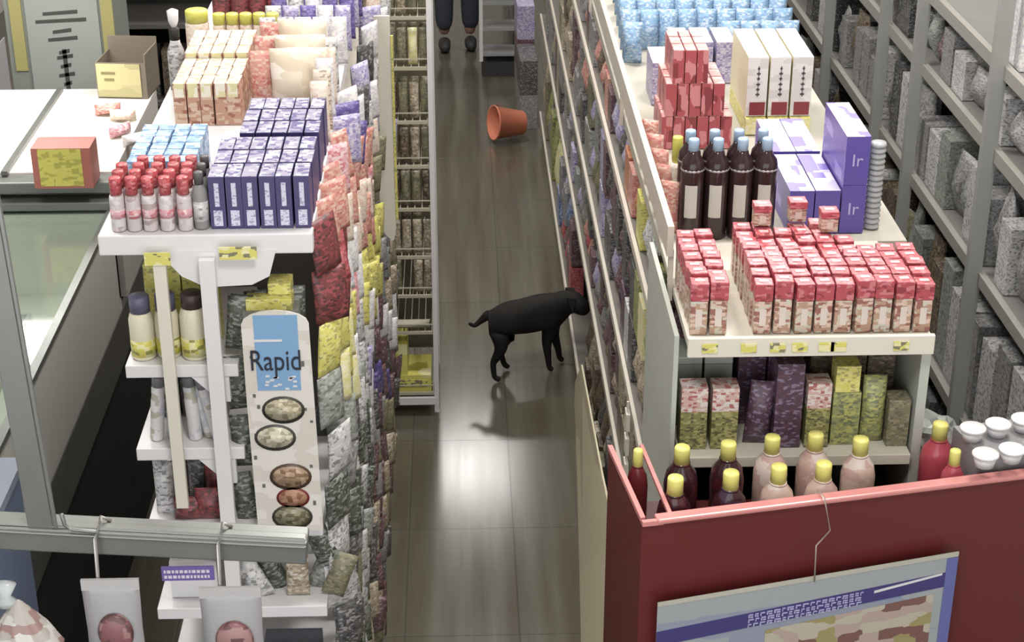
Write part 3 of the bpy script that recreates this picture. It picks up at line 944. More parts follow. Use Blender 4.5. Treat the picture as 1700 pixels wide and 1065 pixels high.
# yellow boxes above the panel, dark packs beside it
for k, (x, y, z) in enumerate(((-0.405, 3.10, 1.765), (-0.36, 3.10, 1.765), (-0.362, 3.12, 1.79))):
    place('ybx', mk_carton('yellow', 0.046, 0.05, 0.024, 'yellow_carton'), (x, y, z), ['yellow carton nearer the upright, above the Rapid panel', 'yellow carton nearer the aisle, above the Rapid panel', 'topmost yellow carton of the stack above the Rapid panel'][k], 'carton')
o = box('carton_tray', mat('grey_card', (120, 122, 116), 0.6), -0.435, -0.325, 3.07, 3.16, 1.72, 1.765)
tag(o, 'grey tray carrying the yellow cartons above the Rapid panel', 'tray')
for r in range(4):
    for k in range(3):
        place('dg', mk_packet('dark green', 0.05, 0.03, 0.12, 'dark_packet'), (-0.452 + k * 0.055, 3.09 + 0.02 * k, 1.26 + r * 0.135 + 0.01), 'dark green packet beside the Rapid panel, %s level up, %s across' % (nth(r + 1), nth(k + 1)), 'packet', 'dark packets hanging on the end cap',
              ry=random.uniform(-0.15, 0.15))
for r in range(2):
    for k in range(5):
        c = ['pale grey', 'dark green', 'tan', 'grey-green', 'olive'][(r * 2 + k) % 5]
        place('le_' + c, mk_packet(c, 0.05, 0.035, 0.11, 'small_packet'), (-0.435 + k * 0.036, 3.10 + 0.03 * (k % 2), 1.075 + r * 0.085), '%s packet under the Rapid panel, %s level, %s across' % (c, nth(r + 1), nth(k + 1)), 'packet', 'packets under the Rapid panel',
              ry=random.uniform(-0.5, 0.5))
o = box('flat_black_case', mat('black_case', (34, 34, 44), 0.3), -0.43, -0.31, 2.99, 3.04, 0.96, 1.03)
tag(o, 'flat black case in front of the lowest white end shelf', 'case')

# ================================================================== GOODS ON THE RIGHT GONDOLA'S TOP
ZR = 1.653
M_RCAP = printed('red_box_print', [(180, 68, 78), (200, 110, 116), (146, 50, 58)], 120, 0.35, [0.6, 0.25, 0.15])
M_RBODY = printed('jar_peach_print', [(176, 140, 116), (206, 176, 160), (150, 96, 84), (190, 186, 170)], 110, 0.3, [0.35, 0.25, 0.2, 0.2])
M_PINKW = mat('pink_white_badge', (226, 176, 176), 0.4)


def red_pack():
    root = empty('red_topped_jar')
    MB().box(-0.0185, 0.0185, -0.0185, 0.0185, 0, 0.078).build('body', M_RBODY, root, 0.003)
    MB().box(-0.0195, 0.0195, -0.0195, 0.0195, 0.078, 0.118).build('lid', M_RCAP, root, 0.002)
    MB().box(-0.010, 0.010, -0.005, 0.007, 0.118, 0.1192).build('badge', M_PINKW, root)
    MB().box(-0.007, 0.007, -0.0197, -0.0187, 0.02, 0.06).build('label', mat('off_white_label', (204, 190, 180), 0.4), root)
    return root


for r in range(8):
    for c in range(12):
        if c == 2 or (c > 2 and False): continue
        if c < 2:
            if r > 6: continue
            x = 0.487 + c * 0.041 + r * 0.0
        else:
            x = 0.618 + (c - 3) * 0.0415
        if c >= 9 and r > 4: continue
        if c in (5,) and r >= 7: continue
        if c == 8 and r > 5: continue
        if x > 0.97: continue
        y = 3.185 + r * 0.0425
        up = 0
        place('redpack', red_pack, (x + random.uniform(-0.0012, 0.0012), y, ZR), 'red-topped small jar, %s row, %s across, on the cream end shelf' % (ROW[r], nth(c + 1)), 'jar', 'red-topped jars on the cream end shelf', rz=random.uniform(-0.10, 0.10), sc=(0.97, 0.97, random.uniform(0.93, 1.04)))
for k, (x, y) in enumerate(((0.80, 3.44), (0.742, 3.50), (0.66, 3.48))):
    place('redpack', red_pack, (x, y, ZR + 0.12), 'red-topped small jar stacked on the others, %s from the framed wall shelving' % nth(k + 1), 'jar', 'red-topped jars on the cream end shelf', sc=(1, 1, 0.4))

M_WINE = mat('dark_wine_glass', (52, 32, 34), 0.12)
M_BLCAP = mat('pale_blue_cap', (150, 176, 204), 0.4)
wb = mk_bottle('dark_bottle', 0.24, 0.0275, M_WINE, M_BLCAP, None, 0.10, 0.46, 0.40, (0.15, 0.5), 0.72)


def wine():
    root = wb()
    # paper label on the front only
    m = MB(); n = 6; vs = []; fs = []
    for k in range(n + 1):
        a = -PI / 2 - 0.72 + 1.05 * k / n
        for z in (0.055, 0.135):
            vs.append((math.cos(a) * 0.0270, math.sin(a) * 0.0270, z))
    for k in range(n): fs.append((2 * k, 2 * k + 2, 2 * k + 3, 2 * k + 1))
    m.add([(x * 1.05, y * 1.05, z) for x, y, z in vs], fs, 0, True); m.build('label', mat('grey_white_paper', (188, 182, 176), 0.6), root)
    MB().lathe([(0.0272, 0.165), (0.0286, 0.168), (0.0272, 0.171)], 16).build('highlight_ring', mat('shoulder_highlight', (170, 166, 170), 0.3, 0.5), root)  # pale ring stands in for the light's highlight below the shoulder
    return root


for r in range(2):
    for k in range(4):
        place('wine', wine, (0.535 + k * 0.0565, 3.70 + r * 0.06, ZR), 'dark bottle with pale blue cap, %s row, %s from the aisle' % (ROW[r], nth(k + 1)), 'bottle', 'dark bottles behind the red-topped jars')
place('ysm', mk_bottle('small_bottle', 0.2, 0.018, pm('cream'), mat('yellow_cap', (206, 200, 80), 0.4), None, 0.3, 0.7), (0.515, 3.83, ZR), 'small bottle with tall yellow cap behind the dark bottles', 'bottle')

# violet cartons
M_VIO = mat('violet_card', (82, 66, 160), 0.35)
M_VTOP = printed('violet_white_top', [(190, 184, 214), (116, 100, 184), (214, 208, 222), (206, 168, 172)], 30, 0.35, [0.35, 0.3, 0.2, 0.15], (1.0, 0.5, 1))
M_VSIDE = printed('violet_side', [(84, 68, 162), (136, 122, 196), (90, 72, 168)], 22, 0.35, [0.5, 0.25, 0.25], (1, 0.6, 1.2))
M_VINK = mat('lilac_ink', (168, 158, 212), 0.4)


def violet(w, d, h):
    def f():
        root = empty('violet_carton')
        MB().box(-w / 2, w / 2, -d / 2, d / 2, 0, h, 1, 2, 0).build('body', [M_VIO, M_VSIDE, M_VTOP], root)
        text_mesh('lettering', 'Ir', 0.042, M_VINK, root, (0.0, -d / 2 - 0.0008, h * 0.5))
        return root
    return f


for k, (x, y, z) in enumerate(((0.795, 3.83, 0), (0.856, 3.83, 0), (0.80, 4.10, 0), (0.86, 4.10, 0))):
    place('vio', violet(0.058, 0.25, 0.107), (x, y, ZR + z), 'long violet carton with pale top, %s' % ['front one nearest the dark bottles', 'front one beside the tall violet stack', 'rear one nearest the dark bottles', 'rear one beside the tall violet stack'][k], 'carton', 'violet cartons')
for k in range(2):
    place('vio2', violet(0.056, 0.25, 0.119), (0.917, 3.83, ZR + k * 0.12), ['violet carton, lower one of the tall stack by the grey posts', 'violet carton, upper one of the tall stack by the grey posts'][k], 'carton', 'violet cartons')
place('vio2', violet(0.056, 0.25, 0.119), (0.853, 3.86, ZR + 0.108), 'violet carton lying on the front pair of long violet cartons', 'carton', 'violet cartons', sc=(0.9, 0.8, 0.7)) if False else None
# ribbed cup stack
m = MB()
for k in range(16):
    m.lathe([(0.017, k * 0.0135), (0.020, k * 0.0135 + 0.004), (0.017, k * 0.0135 + 0.011)], 14)
o = m.build('cup_stack', mat('pale_plastic_cups', (168, 170, 172), 0.3)); o.location = (0.972, 3.74, ZR)
tag(o, 'ribbed stack of pale plastic cups beside the tall violet cartons', 'cups')

# white boxes with red foot on yellow boxes
M_WB = printed('white_box_print', [(216, 212, 210), (204, 198, 196)], 30, 0.4)
M_WTOP = printed('white_box_top', [(214, 212, 208), (170, 168, 164)], 60, 0.4, [0.8, 0.2])
M_INK = mat('dark_ink', (58, 56, 58), 0.5)


def white_box():
    root = empty('white_carton')
    MB().box(-0.0275, 0.0275, -0.14, 0.14, 0, 0.165, 2, 1, 0).build('body', [M_WB, M_WTOP, mat('cream_side', (212, 202, 164), 0.45)], root)
    MB().box(-0.018, 0.024, -0.1415, -0.14, 0.004, 0.04).build('red_band', mat('deep_red_band', (136, 44, 52), 0.4), root)
    m = MB()
    for i, (dz, w) in enumerate(((0.132, 0.006), (0.118, 0.010), (0.104, 0.008), (0.088, 0.010), (0.074, 0.009), (0.060, 0.011))):
        m.box(0.002 - w / 2, 0.002 + w / 2, -0.1412, -0.14, dz, dz + 0.004)
        m.box(0.001, 0.0035, -0.1412, -0.14, dz - 0.004, dz + 0.008)
    m.build('lettering', M_INK, root)
    return root


for k in range(3):
    x = 0.803 + k * 0.0605
    place('wbox', white_box, (x, 4.56, ZR + 0.048), 'white carton with dark red foot, %s from the aisle, on a yellow carton' % nth(k + 1), 'carton', 'white cartons on yellow ones')
    place('ybox2', mk_carton('yellow', 0.056, 0.29, 0.046, 'yellow_base_carton', front='pale yellow'), (x, 4.55, ZR), 'flat yellow carton under the white carton, %s from the aisle' % nth(k + 1), 'carton', 'flat yellow cartons')
# red slim packs in tiers
M_REDC = printed('red_slim_print', [(176, 72, 78), (204, 124, 126), (138, 52, 56)], 70, 0.35, [0.5, 0.3, 0.2], (1, 1, 0.25))


def slim_red():
    root = empty('slim_red_pack')
    MB().box(-0.0145, 0.0145, -0.03, 0.03, 0, 0.088).build('body', M_REDC, root)
    MB().box(-0.0135, 0.0135, -0.029, 0.029, 0.088, 0.0895).build('top_flap', printed('pink_flap', [(196, 134, 130), (216, 176, 170)], 60, 0.4), root)
    return root


for t in range(3):
    for r in range(3):
        for c in range((6, 5, 3)[t]):
            place('slim', slim_red, (0.548 + (0, 0.008, 0.024)[t] + c * 0.0315, 4.33 + r * 0.065, ZR + t * 0.0905), 'slim red pack, %s tier, %s row, %s from the aisle' % (nth(t + 1), ROW[r], nth(c + 1)), 'pack', 'slim red packs in tiers')
for k in range(5):
    place('rtall', mk_packet('salmon', 0.045, 0.04, 0.13, 'salmon_pack'), (0.487, 3.72 + k * 0.11, ZR), 'salmon pack along the edge rail, %s back from the dark bottles' % nth(k + 1), 'pack', 'salmon packs on the edge rail', rz=-0.4)
# white-lilac cartons
for k, (x, y) in enumerate(((0.655, 4.95), (0.72, 4.95), (0.785, 4.95), (0.575, 4.75))):
    place('wl', mk_carton('lilac', 0.055, 0.16, 0.125, 'lilac_carton', top='white'), (x, y, ZR), ['white-topped lilac carton nearest the slim red tiers', 'white-topped lilac carton in the middle of the three', 'white-topped lilac carton beside the white cartons', 'white-topped lilac carton standing alone near the edge rail'][k], 'carton', 'white-topped lilac cartons')
# light blue bags
for r in range(6):
    for c in range(9):
        x = 0.53 + c * 0.06 + r * 0.006
        if r < 1 and c > 0 and c < 5: continue
        if x > 1.03: continue
        place('lb', mk_packet('light blue', 0.06, 0.06, 0.13, 'blue_bag'), (x, 5.08 + r * 0.14, ZR), 'light blue bag at the back of the gondola top, %s row, %s across' % (ROW[r], nth(c + 1)), 'bag', 'light blue bags', rz=random.uniform(-0.3, 0.3))
for r in range(10):
    for c in range(4):
        cc = random.choice(['grey', 'grey-green', 'pale grey', 'olive'])
        p = (0.6 + c * 0.12, 5.98 + r * 0.22, ZR)
        if not inframe((p[0], p[1], p[2] + 0.1), 5): continue
        place('far_' + cc, mk_carton(cc, 0.1, 0.16, 0.15, 'far_carton'), p, '%s carton beyond the blue bags, %s row, %s across' % (cc, ROW[min(r, 9)], nth(c + 1)), 'carton', 'cartons beyond the blue bags')

# ------------------------------------------------------------------ lower end-cap goods, right
zz = 1.378
M_OLV = printed('olive_yellow_print', [(132, 130, 76), (168, 160, 100), (92, 92, 60)], 170, 0.4, [0.5, 0.3, 0.2])
M_PKW = printed('pink_white_print', [(196, 160, 150), (206, 196, 190), (170, 96, 92)], 130, 0.4, [0.4, 0.4, 0.2])


def tea(w=0.056, d=0.05, h=0.145):
    root = empty('tea_pack')
    MB().box(-w / 2, w / 2, -d / 2, d / 2, 0, h * 0.62).build('body', M_OLV, root)
    MB().box(-w / 2, w / 2, -d / 2, d / 2, h * 0.62, h).build('upper_band', M_PKW, root)
    return root


for k in range(2):
    place('tea', tea, (0.487 + k * 0.066, 3.2, zz), 'olive pack with pink and white upper band, %s from the aisle, lower end shelf' % nth(k + 1), 'pack', 'olive packs with pink tops')
    def tin():
        root = empty('grey_tin')
        MB().box(-0.03, 0.03, -0.05, 0.05, 0, 0.15).build('body', mat('grey_green_tin', (124, 128, 118), 0.4), root)
        MB().box(-0.031, 0.031, -0.051, 0.051, 0.15, 0.168).build('lid', mat('grey_green_lid', (150, 154, 144), 0.35), root, 0.003)
        return root
    place('tin', tin, (0.485 + k * 0.066, 3.33, zz), 'grey-green lidded tin behind the olive packs, %s from the aisle' % nth(k + 1), 'tin', 'grey-green tins')
place('plb', mk_packet('plum', 0.055, 0.045, 0.15, 'plum_bag'), (0.625, 3.2, zz), 'plum bag with pale slash beside the olive packs', 'bag', ry=0.08)
for k in range(2):
    place('plc', mk_carton('plum', 0.058, 0.09, 0.2, 'plum_carton'), (0.688, 3.22 + k * 0.1, zz), 'tall dark plum carton, %s one, between plum bag and yellow packs' % ('front', 'rear')[k], 'carton')
place('plc2', mk_carton('plum', 0.06, 0.09, 0.185, 'plum_carton'), (0.625, 3.33, zz), 'dark plum carton behind the plum bag', 'carton')
YL = [(0.752, 3.2, 0.05, 0.15, 'tea'), (0.812, 3.22, 0.06, 0.13, 'yc'), (0.812, 3.22, 0.06, 0.062, 'yc'), (0.872, 3.21, 0.05, 0.155, 'yp'), (0.93, 3.22, 0.05, 0.11, 'oc')]
place('tea', tea, (0.752, 3.2, zz), 'olive pack with pink and white upper band beside the plum carton', 'pack', sc=(0.9, 1, 1.05))
place('gc', mk_carton('green', 0.06, 0.05, 0.125, 'green_carton'), (0.814, 3.21, zz), 'yellow-green carton, lower of the stacked pair on the lower end shelf', 'carton')
place('yc', mk_carton('yellow', 0.052, 0.05, 0.062, 'yellow_carton'), (0.812, 3.21, zz + 0.126), 'yellow carton, upper of the stacked pair on the lower end shelf', 'carton')
place('yp', mk_packet('green', 0.05, 0.045, 0.16, 'yellow_green_bag'), (0.874, 3.2, zz), 'glossy yellow-green bag beside the stacked cartons', 'bag')
place('oc', mk_carton('olive', 0.046, 0.05, 0.11, 'olive_carton'), (0.926, 3.2, zz), 'olive carton at the wall-shelving end of the lower end shelf', 'carton')
for k in range(3):
    place('brc', mk_carton('brown', 0.06, 0.08, 0.17, 'brown_carton'), (0.785 + k * 0.063, 3.34, zz), 'brown carton behind the yellow packs, %s across' % nth(k + 1), 'carton', 'brown cartons behind the yellow packs')

# ================================================================== RED COUNTER
RC = Vector((0.376, 2.832, 0)); RA = math.atan2(0.147, 0.757)
ct = empty('red_counter', RC, RA)
CW = 1.15; CT = 1.41
MB().box(0, CW, 0.0, 0.014, 0, CT).build('front_panel', M_RED, ct)
# side panel runs straight back along the aisle
m = MB()
ca, sa = math.cos(-RA), math.sin(-RA)


def cl(x, y):  # room -> counter coordinates
    dx, dy = x - RC.x, y - RC.y
    return dx * ca - dy * sa, dx * sa + dy * ca


MB().box(-0.034, 0.0, 0.0, 0.012, 0, CT).build('corner_panel', M_RED, ct)
a0 = cl(0.343, 2.828); a1 = cl(0.302, 3.12); b1 = cl(0.312, 3.12); b0 = cl(0.353, 2.830)
m.add([(*a0, 0), (*a1, 0), (*b1, 0), (*b0, 0), (*a0, CT), (*a1, CT + 0.005), (*b1, CT + 0.005), (*b0, CT)],
      [(0, 1, 2, 3), (7, 6, 5, 4), (0, 4, 5, 1), (1, 5, 6, 2), (2, 6, 7, 3), (3, 7, 4, 0)])
m.build('side_panel', M_RED, ct)
m = MB(); m.box(-0.004, CW, -0.008, 0.020, CT, CT + 0.012); m.build('front_rim', M_REDE, ct, 0.004)
m = MB(); m.bar((*cl(0.346, 2.84), CT + 0.004), (*cl(0.305, 3.12), CT + 0.008), 0.010); m.bar((*cl(0.343, 2.826), CT + 0.004), (*cl(0.385, 2.833), CT + 0.004), 0.010); m.bar((*cl(0.402, 2.85), CT + 0.004), (*cl(0.372, 3.13), CT + 0.004), 0.008)
m.build('side_rim', M_REDE, ct)
z_t = 1.285
m = MB(); v = [cl(0.355, 2.85), cl(1.5, 3.07), cl(1.5, 3.36), cl(1.0, 3.36), cl(1.0, 3.118), cl(0.32, 3.118)]
m.add([(*p, z_t - 0.01) for p in v] + [(*p, z_t) for p in v], [(5, 4, 3, 2, 1, 0), (6, 7, 8, 9, 10, 11)] + [(k, (k + 1) % 6, 6 + (k + 1) % 6, 6 + k) for k in range(6)])
m.build('tray_floor', mat('dark_red_floor', (92, 34, 34), 0.4), ct)
m = MB()
m.bar((*cl(0.45, 3.128), 1.0), (*cl(0.95, 3.128), 1.0), 0.008, 0.02)
tag(ct, 'glossy red counter with pink rim holding yellow-capped bottles', 'counter')

M_YC = mat('lemon_cap', (216, 210, 106), 0.35)
M_DKL = printed('dark_purple_drink', [(58, 24, 32), (80, 30, 36), (70, 50, 70)], 30, 0.15, [0.5, 0.35, 0.15])
M_PKL = printed('pale_pink_drink', [(206, 176, 160), (196, 160, 150), (214, 196, 186)], 30, 0.2, [0.4, 0.3, 0.3])
M_RDL = mat('pink_red_drink', (190, 70, 84), 0.2)


def deterg(mt):
    def f():
        root = empty('cleaner_bottle')
        MB().lathe([(0.030, 0), (0.035, 0.008), (0.036, 0.09), (0.031, 0.115), (0.017, 0.134), (0.015, 0.14)], 20).build('body', mt, root)
        b = MB(); b.lathe([(0.0165, 0.138), (0.0165, 0.170), (0.0150, 0.174), (0.002, 0.174)], 18); c = b.build('cap', M_YC, root)
        MB().lathe([(0.018, 0.134), (0.018, 0.138)], 18).build('collar', mt, root)
        return root
    return f


BT = [(1133, 737, 'd'), (1124, 797, 'd'), (1210, 730, 'd'), (1217, 788, 'd'), (1283, 720, 'p'), (1297, 778, 'p'), (1355, 715, 'p'), (1372, 773, 'p'), (1430, 723, 'p'),
      (1563, 700, 'r'), (1590, 755, 'r'), (1050, 742, 'w')]
NAMES = ['dark purple bottle, back row, nearest the aisle', 'dark purple bottle, front row, nearest the aisle', 'dark purple bottle, back row, next to the pale pink ones', 'dark purple bottle, front row, next to the pale pink ones',
         'pale pink bottle, back row, next to the dark purple ones', 'pale pink bottle, front row, next to the dark purple ones', 'pale pink bottle, middle of the back row', 'pale pink bottle, front row, next to the poster wire',
         'pale pink bottle, back row, last before the dark gap', 'pink-red bottle with yellow cap beside the white cups, rear one', 'small pink-red bottle with yellow cap right at the rim by the cups',
         'slim dark red bottle with yellow cap at the counter corner by the aisle']
MT = {'d': M_DKL, 'p': M_PKL, 'r': M_RDL, 'w': mat('wine_red_drink', (110, 36, 40), 0.2)}
for i, (x, y, k) in enumerate(BT):
    ztop = 1.46
    p = at(x, y + 4, Z=ztop)
    sc = 1.0
    if k == 'w': p.x += 0.012
    if i == 10: sc = (0.7, 0.7, 0.9); p.y += 0.03; p.x += 0.004
    if i == 9: sc = (1.0, 1.0, 1.0); p.y += 0.005
    if k == 'w': sc = (0.62, 0.62, 1)
    zb = ztop - 0.174 * (sc[2] if isinstance(sc, tuple) else 1)
    yy = p.y + (0.022 if i in (1, 3, 5, 7) else 0)
    place('cl' + k, deterg(MT[k]), (p.x, yy, zb), NAMES[i] + (', red counter' if i < 9 else ''), 'bottle', {'d': 'dark purple bottles', 'p': 'pale pink bottles'}.get(k), sc=sc)

# white cups in a grey tray
ty = box('cup_tray', mat('grey_tray', (134, 134, 136), 0.4), 0.062, 0.26, 0.02, 0.15, 0, 0.163)
pt = at(1592, 790, Z=1.43); ty.location = (pt.x + 0.0, pt.y + 0.012, 1.287); ty.rotation_euler = (0, 0, RA)
tag(ty, 'grey tray holding round white cups at the end of the red counter', 'tray')
for k, (x, y) in enumerate(((1615, 712), (1657, 705), (1700, 697), (1636, 755), (1680, 747), (1722, 739))):
    p = at(x, y, Z=1.475)
    def cup():
        root = empty('white_cup')
        MB().lathe([(0.019, -0.023), (0.024, 0.0)], 18).build('body', mat('cup_plastic', (206, 204, 206), 0.3), root)
        MB().lathe([(0.027, 0.0), (0.027, 0.004), (0.025, 0.006), (0.001, 0.006)], 20).build('lid', mat('cup_lid_white', (224, 220, 220), 0.3), root)
        return root
    place('cup', cup, (p.x, p.y, 1.475), 'round white lidded cup, %s in the grey tray counting row by row' % nth(k + 1), 'cup', 'white cups in the grey tray')
# crumpled clear bag
bm = bmesh.new(); bmesh.ops.create_icosphere(bm, subdivisions=3, radius=0.055)
for v in bm.verts:
    k = 1 + 0.16 * math.sin(v.co.x * 120 + v.co.z * 60) * math.sin(v.co.y * 90) + random.uniform(-0.07, 0.07)
    v.co *= k; v.co.z = v.co.z * 0.9
me = bpy.data.meshes.new('crumpled_bag'); bm.to_mesh(me); bm.free(); me.materials.append(mat('cloudy_plastic', (150, 156, 150), 0.35))
o = bpy.data.objects.new('crumpled_bag', me); COL.objects.link(o); o.location = (1.035, 3.29, 1.34)
tag(o, 'crumpled cloudy plastic bag behind the pink-red bottle', 'bag')

# poster hung on the counter front
ps = empty('hanging_poster', RC + Vector((0, 0, 0)), RA)
N = Vector((-math.sin(RA), math.cos(RA), 0))


def onfront(x, y, off=-0.03):
    r = FW + RT * ((x - 850) / F_PX) - UP * ((y - 532.5) / F_PX)
    O = Vector((0, 0, CAM_H)); P0 = RC + N * off
    t = (P0 - O).dot(N) / r.dot(N)
    p = O + r * t - RC
    return (p.x * math.cos(RA) + p.y * math.sin(RA), p.z)


A = onfront(1092, 1000); B = onfront(1592, 915); w_ = B[0] - A[0]
slope = (B[1] - A[1]) / w_


def pq(u, v, off):  # u along, v down from the top edge
    return (A[0] + u * w_, off, A[1] + slope * u * w_ - v)


def pband(u0, u1, v0a, v1a, v0b, v1b, off, th=0.0008):
    q = [pq(u0, v1a, 0), pq(u1, v1b, 0), pq(u1, v0b, 0), pq(u0, v0a, 0)]
    vs = [(a, off, c) for a, _, c in q] + [(a, off + th, c) for a, _, c in q]
    return MB().add(vs, [(0, 1, 2, 3), (7, 6, 5, 4), (0, 4, 5, 1), (1, 5, 6, 2), (2, 6, 7, 3), (3, 7, 4, 0)])


M_PBLUE = printed('poster_grey_blue', [(134, 142, 160), (150, 156, 160), (120, 134, 170)], 6, 0.3, [0.5, 0.3, 0.2])
pband(0, 1, 0, 0.36, 0, 0.36, -0.030, 0.0015).build('sheet', M_PBLUE, ps)
pband(0, 1, -0.001, 0.010, -0.001, 0.010, -0.031).build('top_edge', mat('cream_edge', (172, 170, 156), 0.5), ps)
pband(0.0, 1, 0.070, 0.105, 0.045, 0.080, -0.031).build('indigo_band', mat('indigo_print', (62, 54, 116), 0.35), ps)
pband(0.962, 1, 0.012, 0.36, 0.012, 0.36, -0.0315).build('side_edge', mat('blue_edge', (92, 98, 160), 0.35), ps)
m = MB()
for row in range(3):
    u = 0.30 + row * 0.0
    while u < 0.68:
        du = random.uniform(0.010, 0.022)
        v0 = 0.066 + row * 0.0115 - 0.022 * (u - 0.3)
        for (aa, bb, cc, dd) in ((0, 1, 0, 0.3), (0, 0.25, 0, 1), (0.4, 1, 0.65, 1))[:random.choice((2, 3, 3))]:
            q0 = pq(u + du * aa, v0 + 0.008 * dd, 0); q1 = pq(u + du * bb, v0 + 0.008 * cc, 0)
            m.box(q0[0], q1[0], -0.0322, -0.0312, min(q0[2], q1[2]), max(q0[2], q1[2]))
        u += du + 0.006
m.build('lettering', mat('lilac_white_ink', (168, 164, 206), 0.4), ps)
pband(0.72, 0.95, 0.060, 0.066, 0.045, 0.050, -0.0322).build('white_stroke', mat('white_stroke', (206, 204, 210), 0.4), ps)
pband(0.36, 0.93, 0.112, 0.36, 0.095, 0.36, -0.0312).build('picture', printed('food_photo', [(150, 140, 90), (170, 150, 140), (120, 84, 76), (176, 168, 150)], 28, 0.35, [0.3, 0.3, 0.15, 0.25]), ps)
tag(ps, 'tilted blue and violet food poster hung by wire on the red counter front', 'poster')
q0 = onfront(1372, 818, -0.02); q1 = onfront(1378, 880, -0.034); q2 = onfront(1355, 905, -0.034); q3 = onfront(1352, 965, -0.034)
m = MB(); m.tube([(q0[0], 0.02, CT + 0.02), (q0[0], -0.015, CT + 0.018), (q1[0], -0.034, q1[1]), (q2[0], -0.034, q2[1]), (q3[0], -0.034, q3[1])], 0.0018, 6)
o = m.build('wire_hook', mat('galvanised_wire', (190, 176, 166), 0.35, 0.5)); o.location = RC; o.rotation_euler = (0, 0, RA)
tag(o, 'bent wire hook from the pink rim down to the tilted poster', 'hook')

# ================================================================== DISPLAY CASE (left) AND NEAR ALUMINIUM FRAME
dc = empty('deli_display_case', (-1.6, 4.4, 0))
tag(dc, 'long glass-topped refrigerated display case beside the white-ended gondola', 'display case')


def D(o):
    o.parent = dc; o.location = o.location - Vector((-1.6, 4.4, 0)) if o.location.length < 1e-6 else o.location; return o


CX0, CX1 = -2.05, -1.10
M_CASE = mat('grey_white_case', (206, 206, 196), 0.45)
M_INT = mat('case_interior', (206, 206, 194), 0.5)
D(box('base', M_BLACK, CX0, CX1 - 0.02, 3.3, 6.0, 0, 0.70))
D(box('side_panel', M_CASE, CX1 - 0.015, CX1, 3.3, 5.05, 0.86, 1.195))
D(box('lower_band', mat('dark_band', (84, 82, 78), 0.5), CX1 - 0.012, CX1 + 0.004, 3.3, 6.0, 0.70, 0.86))
D(box('far_wall', M_INT, CX0, CX1, 5.03, 5.05, 0.9, 1.195))
D(box('rear_wall', M_INT, CX0, CX0 + 0.02, 3.3, 6.0, 0.70, 1.195))
D(box('inner_floor', M_INT, CX0, CX1 - 0.015, 3.3, 5.05, 0.90, 0.92))
D(MB().bar((CX1, 3.3, 1.2), (CX1, 5.05, 1.2), 0.022, 0.016).build('edge_rail', M_STEEL))
D(MB().bar((CX0, 3.3, 1.2), (CX0, 5.05, 1.2), 0.022, 0.016).build('edge_rail', M_STEEL))
D(box('glass_top', glass_mat(), CX0, CX1, 3.3, 5.04, 1.198, 1.202))
m = MB(); m.box(CX0, CX1 + 0.005, 5.03, 5.10, 1.205, 1.235); m.box(CX0, CX1 + 0.01, 5.06, 5.14, 1.25, 1.29)
D(m.build('cross_bar', M_STEEL, None, 0.006))
D(box('raised_body', mat('case_white', (206, 200, 192), 0.3), CX0, CX1, 5.14, 6.0, 0.86, 1.285))
D(box('lit_top', mat('milk_glass_top', (226, 220, 212), 0.12), CX0, CX1, 5.14, 6.0, 1.285, 1.295))
m = MB(); m.bar((CX1 - 0.34, 5.12, 1.30), (CX1 - 0.34, 5.98, 1.30), 0.02, 0.014); D(m.build('top_rail', M_STEEL))
for k in range(4):
    for c in range(2):
        x, y = -1.72 + c * 0.28, 3.75 + k * 0.30
        c_ = ['pale grey', 'dark grey', 'cream', 'grey'][(k + c) % 4]
        def tray(c_=c_):
            root = empty('food_tray')
            m = MB(); m.box(-0.12, 0.12, -0.13, 0.13, 0, 0.01); m.box(-0.12, 0.12, -0.13, -0.12, 0.01, 0.05); m.box(-0.12, 0.12, 0.12, 0.13, 0.01, 0.05)
            m.box(-0.12, -0.11, -0.12, 0.12, 0.01, 0.05); m.box(0.11, 0.12, -0.12, 0.12, 0.01, 0.05); m.build('tray', mat('steel_tray', (170, 170, 166), 0.3, 0.4), root)
            m = MB()
            for q in range(6):
                m.lathe([(0.03, 0), (0.036, 0.015), (0.024, 0.03), (0.004, 0.034)], 10, 0, (-0.07 + (q % 3) * 0.07, -0.05 + (q // 3) * 0.1, 0.011))
            m.build('food', pm(c_, 40), root)
            return root
        place('tray' + c_, tray, (x, y, 0.921), '%s food in a steel tray in the glass case, %s back, %s column' % (c_, nth(k + 1), ('wall-side', 'gondola-side')[c]), 'food tray', 'trays in the glass case')
dl = area('case_top_fill_light', (-1.5, 5.55, 1.9), 0.5, 0.3, 9, (1, 0.98, 0.95))  # added fill light that brightens the white case top
d2 = area('case_inner_fill_light', (-2.0, 4.2, 1.14), 0.04, 1.6, 6, (1, 0.99, 0.96)); d2.rotation_euler = (0, math.radians(-60), 0)  # added fill light to lift the dark case interior

# goods on and around the case
o = empty('cheese_box', (-1.27, 5.20, 1.296), 0)
MB().box(-0.09, 0.09, -0.055, 0.055, 0, 0.13).build('body', mat('pink_red_card', (176, 96, 84), 0.45), o)
MB().box(-0.070, 0.062, -0.0565, -0.055, 0.008, 0.128).build('yellow_panel', printed('yellow_weave', [(206, 198, 84), (176, 168, 66)], 70, 0.45, [0.65, 0.35]), o)
o.location = at(113, 302, Z=1.296); tag(o, 'red and yellow box on the case beside the milk-glass top', 'box')
for k, (x, y, c) in enumerate(((205, 200, 'cream'), (180, 190, 'salmon'), (225, 240, 'white'), (200, 225, 'pink'))):
    p = at(x, y, Z=1.297)
    place('mt_' + c, mk_packet(c, 0.09, 0.05, 0.04, 'wrapped_food'), p, '%s wrapped food on the milk-glass top, %s' % (c, ['middle one', 'farthest one', 'nearest one', 'one beside the yellow box'][k]), 'food pack', rz=0.3 * k)
bx = empty('open_carton', at(205, 163, Z=1.296), -0.1)
